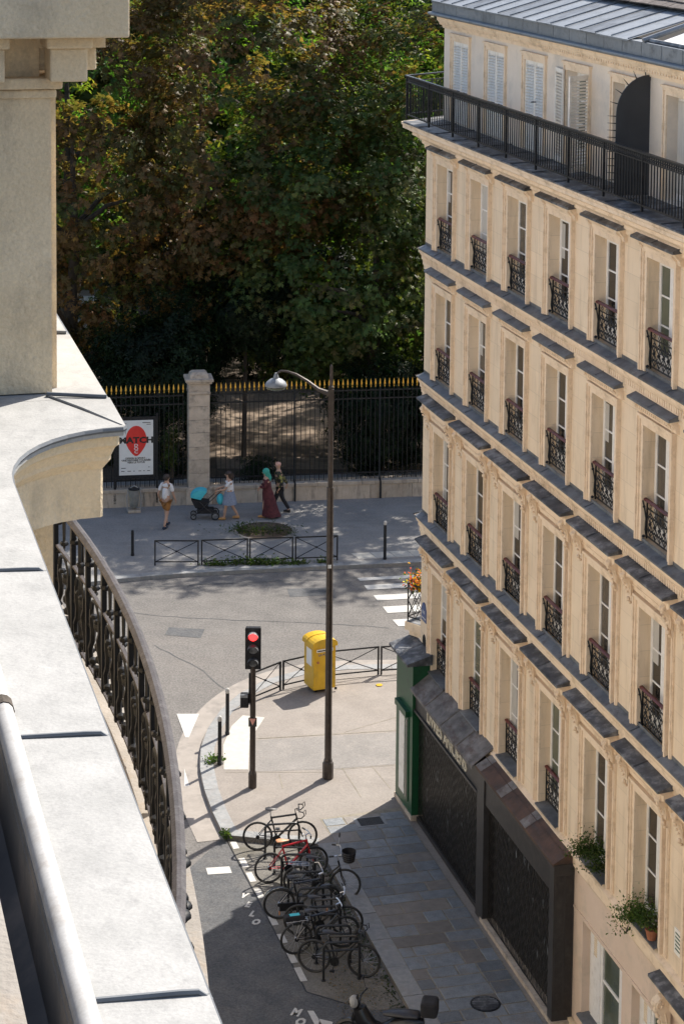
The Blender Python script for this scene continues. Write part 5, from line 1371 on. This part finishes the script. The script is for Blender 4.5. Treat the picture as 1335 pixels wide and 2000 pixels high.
# pushchair
p=G(402,1012,0); t=thing('pushchair','black pushchair with a turquoise hood in front of the woman in the grey skirt','pushchair',tuple(p),R(184))
for x_,y in ((.42,-.2),(.42,.2)): 
    w_=MB().tube([(x_+.09*math.cos(a),y,.11+.09*math.sin(a)) for a in [2*PI*k/14 for k in range(14)]],.02,6,closed=True).build('wheel','rubber',t); MB().lathe([(.06,-.01),(.06,.01)],10,mtx=Matrix.Translation((x_,y,.11))@Matrix.Rotation(PI/2,4,'X')).build('hub','zincdark',w_)
for x_,y in ((-.32,-.26),(-.32,.26)):
    w_=MB().tube([(x_+.125*math.cos(a),y,.145+.125*math.sin(a)) for a in [2*PI*k/16 for k in range(16)]],.022,6,closed=True).build('wheel','rubber',t); MB().lathe([(.08,-.012),(.08,.012)],10,mtx=Matrix.Translation((x_,y,.145))@Matrix.Rotation(PI/2,4,'X')).build('hub','zincdark',w_)
mb=MB()
for y in (-.23,.23): mb.tube([(.42,y*.9,.12),(.10,y,.42),(-.30,y,.80),(-.52,y,1.02)],.014,6); mb.tube([(-.32,y,.15),(.0,y,.40),(.20,y,.62)],.014,6)
mb.tube([(-.52,-.23,1.02),(-.56,-.2,1.05),(-.56,.2,1.05),(-.52,.23,1.02)],.018,6)
mb.build('frame','bikeblack',t)
mb=MB(); mb.add([(.50,-.2,.70),(.50,.2,.70),(-.12,.2,.62),(-.12,-.2,.62),(.36,-.15,.40),(.36,.15,.40),(-.02,.15,.36),(-.02,-.15,.36)],[(0,1,2,3),(4,7,6,5),(0,4,5,1),(1,5,6,2),(2,6,7,3),(3,7,4,0)]); mb.build('seat_shell','blackcloth',t)
mb=MB(); n_=9
for i in range(n_):
    a0,a1=PI*.08+PI*.62*i/n_,PI*.08+PI*.62*(i+1)/n_
    q=[(.18+.36*math.cos(a),y,.70+.34*math.sin(a)) for a in (a0,a1) for y in (-.21,.21)]; mb.add(q,[(0,1,3,2)])
    for y in (-.21,.21): mb.add([(.18,y,.70),(.18+.36*math.cos(a0),y,.70+.34*math.sin(a0)),(.18+.36*math.cos(a1),y,.70+.34*math.sin(a1))],[(0,1,2)])
mb.build('hood','turquoise',t)
mb=MB(); mb.box(-.28,.30,-.19,.19,.20,.36); mb.build('storage_basket','blackcloth',t,bevel=.03)
tag(MB().ball((0,0,.17),.19,8,(.7,1,1)).build('shoulder_bag','turquoise'),'turquoise and navy bag hanging from the pushchair handle','bag').location=p+Vector((.50,-.05,.52))
# parked car beyond the garden path
p=G(155,640,0); t=thing('parked_car','pale green car parked in the shade far behind the trees on the left','car',tuple(p),R(85))
pr=[(-2,.35),(-2.02,.75),(-1.7,.92),(-1.1,.98),(-.6,1.42),(.7,1.45),(1.35,1.0),(1.95,.88),(2.08,.6),(2.05,.32)]
mb=MB(); n_=len(pr); mb.add([(x,-.85,z) for x,z in pr]+[(x,.85,z) for x,z in pr],[tuple(range(n_-1,-1,-1)),tuple(range(n_,2*n_))]+[(i,(i+1)%n_,n_+(i+1)%n_,n_+i) for i in range(n_)]); mb.build('body','zinclight',t,bevel=.06)
MB().box(-1.0,.9,-.87,.87,1.02,1.32).build('side_window','glass',t,bevel=.05); MB().box(-1.75,-1.2,-.7,.7,.98,1.2).build('rear_window','glass',t)
for x_ in (-1.3,1.3):
    for y in (-.8,.8): MB().lathe([(.32,-.1),(.32,.1)],16,mtx=Matrix.Translation((x_,y,.32))@Matrix.Rotation(PI/2,4,'X')).build('wheel','rubber',t)
# ================================================================ garden ground
MB().add([(-80,63,-.02),(80,92,-.02),(80,240,-.02),(-80,240,-.02)],[(0,1,2,3)]).build('garden_ground','soil',kind='structure').location=(0,0,0)
def gpoly(px,name,m,z): 
    P=[G(q[0],q[1],z) for q in px]; return MB().add([tuple(q) for q in P],[tuple(range(len(P)))]).build(name,m,kind='structure')
gpoly(((424,915),(820,918),(820,905),(700,895),(560,893),(500,903),(470,880),(420,866)),'garden_path','path',-.006)
gpoly(((420,828),(470,842),(560,850),(640,846),(655,800),(640,740),(420,740)),'sunlit_bare_ground','path',-.010)  # bare ground, its sunlit patch put into the paler fill
gpoly(((90,860),(260,860),(300,700),(230,520),(60,520)),'garden_alley','path',-.008)
# ================================================================ trees
def leafmat(name,trans=.4,gain=1.0):
    m=bpy.data.materials.new(name); m.use_nodes=True; t=m.node_tree; n=t.nodes; l=t.links; n.clear()
    at=n.new('ShaderNodeAttribute'); at.attribute_name='tint'
    d=n.new('ShaderNodeBsdfPrincipled'); d.inputs['Roughness'].default_value=.5; d.inputs['Specular IOR Level'].default_value=.25
    tr=n.new('ShaderNodeBsdfTranslucent'); mx=n.new('ShaderNodeMixShader'); mx.inputs[0].default_value=trans
    g=n.new('ShaderNodeMix'); g.data_type='RGBA'; g.blend_type='MULTIPLY'; g.inputs[0].default_value=1; g.inputs[7].default_value=(1.75*gain,2.1*gain,.9*gain,1)
    l.new(at.outputs['Color'],d.inputs['Base Color']); l.new(at.outputs['Color'],g.inputs[6]); l.new(g.outputs[2],tr.inputs['Color'])
    o=n.new('ShaderNodeOutputMaterial'); l.new(d.outputs[0],mx.inputs[1]); l.new(tr.outputs[0],mx.inputs[2]); l.new(mx.outputs[0],o.inputs['Surface'])
    return m
M['leaf']=leafmat('tree_leaves',.38)
def leaf_mesh(name,P,Nrm,size,cols,leaflets=5,width=.26,m='leaf',droop=.25):
    """P centres (n,3), Nrm facing (n,3), size (n,), cols (n,3)"""
    n=len(P); Nrm=Nrm/np.linalg.norm(Nrm,axis=1,keepdims=True)
    a=RNG.normal(size=(n,3)); T=np.cross(Nrm,a); T/=np.linalg.norm(T,axis=1,keepdims=True); Bt=np.cross(Nrm,T)
    V=np.zeros((n,leaflets,4,3)); 
    for k in range(leaflets):
        an=(k-(leaflets-1)/2)*(2.0 if leaflets>1 else 0)/max(1,leaflets-1)*1.25+RNG.normal(0,.10,n)
        ln=1-.22*abs(k-(leaflets-1)/2)/max(1,(leaflets-1)/2)
        D=np.cos(an)[:,None]*T+np.sin(an)[:,None]*Bt; Sd=-np.sin(an)[:,None]*T+np.cos(an)[:,None]*Bt
        s=size[:,None]*ln
        V[:,k,0]=P; V[:,k,1]=P+D*s*.62+Sd*s*width*.62; V[:,k,2]=P+D*s-Nrm*s*droop; V[:,k,3]=P+D*s*.62-Sd*s*width*.62
    V=V.reshape(-1,3); nf=n*leaflets; me=bpy.data.meshes.new(name)
    me.vertices.add(len(V)); me.vertices.foreach_set('co',V.astype(np.float32).ravel())
    me.loops.add(nf*4); me.polygons.add(nf)
    me.loops.foreach_set('vertex_index',np.arange(nf*4,dtype=np.int32))
    me.polygons.foreach_set('loop_start',np.arange(0,nf*4,4,dtype=np.int32)); me.polygons.foreach_set('loop_total',np.full(nf,4,dtype=np.int32))
    at=me.attributes.new('tint','FLOAT_COLOR','POINT')
    c=np.ones((len(V),4),dtype=np.float32); c[:,:3]=np.repeat(cols,leaflets*4,axis=0); at.data.foreach_set('color',c.ravel())
    me.materials.append(M[m]); me.update(); me.validate(); return me
BROWN=np.array([[.175,.098,.040],[.14,.084,.034],[.185,.112,.044],[.115,.086,.032],[.13,.078,.030],[.088,.090,.030],[.075,.092,.028]])
GREEN=np.array([[.065,.10,.028],[.075,.115,.030],[.055,.085,.024],[.10,.12,.032],[.095,.092,.03]])
SUNLIT=np.array([[.10,.19,.035],[.13,.21,.035],[.08,.15,.03],[.17,.19,.035]])  # greens raised: sunshine on the back row put into the leaf colour
YEW=np.array([[.012,.026,.010],[.018,.034,.012],[.014,.024,.012]])
def clumps(c,r,n,rng,lo=.62,up=-1.0):
    d=rng.normal(size=(n,3)); d/=np.linalg.norm(d,axis=1,keepdims=True)
    rad=lo+(1.03-lo)*rng.random(n)**.5
    # lumpy outline
    ph=rng.random(6)*6.28
    lump=1+.10*np.sin(3*np.arctan2(d[:,1],d[:,0])+ph[0])+.10*np.sin(5*d[:,2]*2+ph[1])+.07*np.sin(7*d[:,0]*2+ph[2])
    return np.array(c)+d*np.array(r)*(rad*lump)[:,None],d
def tree(label,x,y,crown_z,rad,pal,n_cl,per,size,seed,leaflets=5,trunk=True,group='trees in the park behind the fence',cat='tree',name='broadleaf_tree',toppal=None,csize=.44,brownfrac=None,minz=2.6,lo=.70,cx=0.0):
    rng=np.random.default_rng(seed); t=thing(name,label,cat,(x,y,0),0,group)
    C,d=clumps((cx,0,crown_z),rad,n_cl,rng,lo); k=C[:,2]>minz; C,d=C[k],d[k]
    if y+0>70: 
        kk=(C[:,2]>4.2)|(C[:,1]+y>76.0); C,d=C[kk],d[kk]
    n=len(C)*per
    idx=np.repeat(np.arange(len(C)),per)
    off=rng.normal(size=(n,3))*np.array([csize,csize,csize*.62])*.75
    P=C[idx]+off; P[:,2]-=.25*(off[:,0]**2+off[:,1]**2)
    Nn=d[idx]*.7+off*.8+np.array([0,0,.75])+rng.normal(size=(n,3))*.35
    base=pal[rng.integers(0,len(pal),len(C))][idx]
    if toppal is not None:
        f=np.clip((P[:,2]-crown_z)/rad[2]*1.2+.35+rng.normal(0,.35,len(C))[idx],0,1)[:,None]; base=base*(1-f)+toppal[rng.integers(0,len(toppal),len(C))][idx]*f
    cl=base*(1+rng.normal(0,.22,(n,1))); cl[:,0]*=1+rng.normal(0,.12,n); cl=np.clip(cl,.006,.4)
    sz=size*(.75+.5*rng.random(n))
    link('crown',leaf_mesh('crown',P,Nn,sz,cl,leaflets),t)
    if trunk:
        rr=random.Random(seed); mb=MB(); h=crown_z+rad[2]*.05
        mb.tube([(0,0,-.1),(.05,0,1.0),(-.08,.1,h*.35),(.1,0,h*.6),(0,.1,h)],[.42,.33,.28,.20,.05],9); mb=mb.build('trunk','bark',t,smooth=True)
        for i in range(9):
            a=rr.uniform(0,6.28); z0=rr.uniform(.22,.75)*h; L=rr.uniform(.5,.85)*rad[0]
            MB().tube([(0,0,z0),(math.cos(a)*L*.4,math.sin(a)*L*.4,z0+L*.30),(math.cos(a)*L,math.sin(a)*L,z0+L*.45)],[.13,.09,.025],6).build('limb','bark',t,smooth=True)
    return t
# front row
tree('chestnut tree with browning leaves at the left, overhanging the poster side of the fence',-10.3,81.5,12.0,(5.2,4.6,9.0),BROWN,620,34,.21,1,toppal=BROWN)
tree('tall chestnut tree with rust brown upper leaves in the middle of the park edge',-5.45,82.5,13.5,(4.7,4.6,8.6),BROWN,600,34,.21,2,toppal=BROWN,cx=1.8)
tree('dark green tree hanging low over the gilded fence tips right of the pillar',1.3,80.6,8.4,(4.3,3.8,5.7),GREEN,480,34,.19,3,cx=-1.9)
tree('green tree with brown crown next to the corner building',4.6,81.5,11.5,(4.9,4.4,8.6),GREEN,600,34,.20,4,toppal=np.vstack([BROWN,GREEN]))
tree('broad tree behind the corner building on the right',13.5,82.5,13.0,(6.2,5,8.6),GREEN,380,26,.26,5)
tree('large tree farther right along the fence, hidden by the corner building',24,84,13.0,(6.5,5,8.8),GREEN,300,22,.30,15,leaflets=3)
tree('brown leaved tree at the far left behind the stone pavilion',-18.5,83,13.0,(5.6,5,9.0),BROWN,320,26,.26,6)
# back row
for i,(x,y,z,r,pal,lb) in enumerate(((-22,98,14,(6,5,9.5),GREEN,'tree far behind the left end of the path'),(-12.5,97,14.0,(6,5,9.5),SUNLIT,'bright sunlit green tree glimpsed behind the left chestnut'),(-3.5,99,14,(6,5,10),SUNLIT,'sunlit green tree glimpsed through gaps between the two brown chestnuts'),
    (5.5,97,13.5,(6,5,9.5),SUNLIT,'sunlit yellow green tree behind the tree next to the corner building'),(15,99,14,(6.5,5,10),GREEN,'tree far behind the corner building'))):
    tree(lb,x,y,z,r,pal,330,22,.34,20+i,leaflets=3,minz=3.5)
# far mass of foliage closing the view
rng=np.random.default_rng(77); n=26000
P=np.stack([rng.uniform(-42,34,n),rng.uniform(112,124,n),rng.uniform(0,25,n)],1)
link('distant_wood',leaf_mesh('distant_wood',P,np.stack([rng.normal(0,.6,n),-np.ones(n),rng.normal(.6,.5,n)],1),.8+.6*rng.random(n),GREEN[rng.integers(0,5,n)]*(1+rng.normal(0,.2,(n,1))).clip(.5),3,.34),None,kind='stuff')
# dark yews and shrubs behind the fence
def bush(label,x,y,z,r,n_cl,per,size,seed,pal=YEW,name='shrub',cat='shrub',leaflets=3,cs=.35):
    t=thing(name,label,cat,(x,y,0),0,'shrubs behind the park fence'); rng=np.random.default_rng(seed)
    C,d=clumps((0,0,z),r,n_cl,rng,.35); k=C[:,2]>.1; C,d=C[k],d[k]; n=len(C)*per; idx=np.repeat(np.arange(len(C)),per)
    off=rng.normal(size=(n,3))*cs*.7; P=C[idx]+off; P[:,2]=np.abs(P[:,2])
    cl=np.clip(pal[rng.integers(0,len(pal),len(C))][idx]*(1+rng.normal(0,.25,(n,1))),.004,.3)
    link('foliage',leaf_mesh('foliage',P,d[idx]+off+np.array([0,0,.5])+rng.normal(size=(n,3))*.3,size*(.7+.6*rng.random(n)),cl,leaflets,.3),t)
    MB().tube([(0,0,0),(.05,0,z*.6),(0,.05,z)],[.12,.08,.03],6).build('stem','bark',t)
for a in (('dark yew directly left of the stone pillar, rising above the fence',-6.5,77.6,3.6,(1.9,1.3,3.3),170,60,.15,31),('dark yew behind the framed poster',-8.6,79.0,2.6,(1.3,1.2,2.6),110,50,.15,32),
          ('dark evergreen rising right behind the pillar above the fence',-3.6,79.8,5.6,(2.0,1.2,1.7),120,60,.15,33),('dark shrub filling the fence right of the lamp post',1.6,78.0,2.1,(1.9,1.3,2.3),150,60,.15,34),
          ('dark shrub in the fence corner next to the building',4.4,78.2,2.0,(1.7,1.3,2.4),130,60,.15,35),('dark shrub further along the fence behind the building',8.2,78.5,2.0,(2.4,1.3,2.4),110,50,.16,36),
          ('dark thicket beyond the bare ground, behind the stone pillar',-7.5,92,3.0,(3.2,1.6,4.6),200,50,.24,41),('dark thicket beyond the bare ground in the middle of the park view',-1.5,93,3.0,(3.4,1.6,4.8),210,50,.24,42),('dark thicket beyond the bare ground right of the lamp post',4.8,92,3.0,(3.4,1.6,4.6),200,50,.24,43),
          ('low dark shrub at the foot of the fence beside the pillar',-2.9,76.2,.35,(.5,.5,.5),30,40,.12,37)): bush(*a)
bush('green climbing plant on the fence beside the poster frame',-5.9,74.1,1.9,(.22,.15,.9),26,30,.09,38,pal=GREEN,name='climbing_plant',cat='climber',cs=.16)
# ================================================================ small plants
def plant(name,label,cat,p,spread,n,size,pal,seed,parent=None,leaflets=1,width=.35,zoff=0,pot=None,group=None,up=.5):
    t=thing(name,label,cat,tuple(p),0,group); rng=np.random.default_rng(seed)
    P=rng.normal(size=(n,3))*np.array(spread)*.5; P[:,2]=np.abs(P[:,2])+zoff
    cl=np.clip(pal[rng.integers(0,len(pal),n)]*(1+rng.normal(0,.25,(n,1))),.005,.8)
    link('foliage',leaf_mesh('foliage',P,rng.normal(size=(n,3))+np.array([0,-.3,up]),size*(.6+.8*rng.random(n)),cl,leaflets,width),t)
    if pot: MB().lathe([(pot*.7,0),(pot,pot*1.5),(pot*1.1,pot*1.5),(pot*1.1,pot*1.7),(pot*.9,pot*1.7)],12).build('pot','terracotta',t)
    mb=MB()
    for k in range(6):
        a=rng.random()*6.28; mb.tube([(0,0,.02),(math.cos(a)*spread[0]*.4,math.sin(a)*spread[1]*.4,zoff+spread[2]*.5)],[.008,.004],4)
    mb.build('stems','bark',t,kind='stuff')
    return t
WG=np.array([[.05,.09,.02],[.07,.12,.025],[.09,.11,.03],[.035,.06,.015]])
OR=np.array([[.75,.16,.01],[.80,.30,.02],[.70,.08,.03],[.55,.40,.03]])
xw=OX+SP*4
plant('window_plant','leafy green shrub in the first floor window box left of the terracotta pot','plant',FW(xw+.38,-.06,3.68),(.36,.17,.34),1300,.055,WG*.9,51,zoff=.10)
plant('window_plant','dark trailing plant at the near end of the first window box','plant',FW(xw+.85,-.02,3.68),(.3,.16,.36),800,.05,WG*.7,52,zoff=.02)
xw=OX+SP*5
plant('window_plant','bushy geranium spilling out of the first floor window above the doorway hood','plant',FW(xw+.42,-.10,3.66),(.38,.20,.34),1400,.055,WG*1.3,53,zoff=.08)
plant('potted_plant','small plant in a terracotta pot on the zinc window sill','potted plant',FW(xw+.86,-.02,3.60),(.26,.2,.30),240,.07,WG,54,zoff=.22,pot=.11)
plant('trailing_stem','thin pale green stems hanging below the geranium over the wall edge','plant',FW(xw+.05,-.16,3.30),(.25,.12,.30),90,.055,WG*1.3,55)
p=FW(0,0,0)
cpn=Vector(chp(.35,.30,0)); pw=FW(cpn.x,cpn.y,5.02)
plant('flowering_plant','orange and red flowers on the corner balcony beside the wall edge','flowers',pw,(.34,.34,.42),600,.085,np.vstack([OR,OR,WG]),56,zoff=.05,pot=.12)
for i,(px,s_,n_,lb) in enumerate((((425,1104),(.55,.10,.12),260,'left tuft of weeds under the second far barrier'),((498,1102),(1.1,.12,.22),700,'wide band of weeds under the third far barrier'),((545,1101),(.6,.1,.12),220,'thin weeds below the round planting bed'),((585,1101),(.3,.1,.10),120,'small weed clump under the rightmost far barrier'),
     ((632,1099),(.28,.1,.14),150,'weed clump at the kerb left of the lamp post'),((417,1488),(.22,.16,.16),160,'bright weed at the foot of the nearer white headed bollard'),((441,1632),(.10,.10,.10),80,'weed in the kerb corner by the racing bicycle'))):
    plant('weed_tuft',lb,'weeds',G(px[0],px[1],0),s_,n_,.09,WG,60+i,up=.2,group='weeds along the kerbs')
c_=G(517,1038,0)
for i,(dx,dy,sx,n_,lb) in enumerate(((-.35,-.25,1.0,520,'long clump of grass across the middle of the round planting bed'),(-.80,-.05,.35,140,'dark tuft at the left edge of the planting bed'),(.65,-.3,.5,160,'sparse grass at the right of the planting bed'))):
    plant('grass_clump',lb,'grass',c_+Vector((dx,dy,.02)),(sx,.35,.28),n_,.12,WG*.6,80+i,up=.1,width=.16)
# moss and litter along the kerb of the bay
rng=np.random.default_rng(5); n=900
uu=rng.uniform(.9,9.5,n); P=np.array([tuple(FW(u,-KX-abs(rng.normal(0,.10))-.03,ZR+.012)) for u in uu])
link('kerb_moss',leaf_mesh('kerb_moss',P,np.stack([rng.normal(0,.3,n),rng.normal(0,.3,n),np.ones(n)],1),.03+.05*rng.random(n),(WG*.45)[rng.integers(0,4,n)],1,.5,droop=0),None,kind='stuff')
n=1400; rngp=rng.uniform(0,1,(n,2)); a=G(610,1900,ZR); P=np.array([tuple(FW(4.6+3.3*q[0],-KX-.1-1.15*q[1],ZR+.010)) for q in rngp])
link('fallen_debris',leaf_mesh('fallen_debris',P,np.stack([rng.normal(0,.2,n),rng.normal(0,.2,n),np.ones(n)],1),.012+.03*rng.random(n),np.vstack([WG*.35,BROWN])[rng.integers(0,9,n)],1,.6,droop=0),None,kind='stuff')
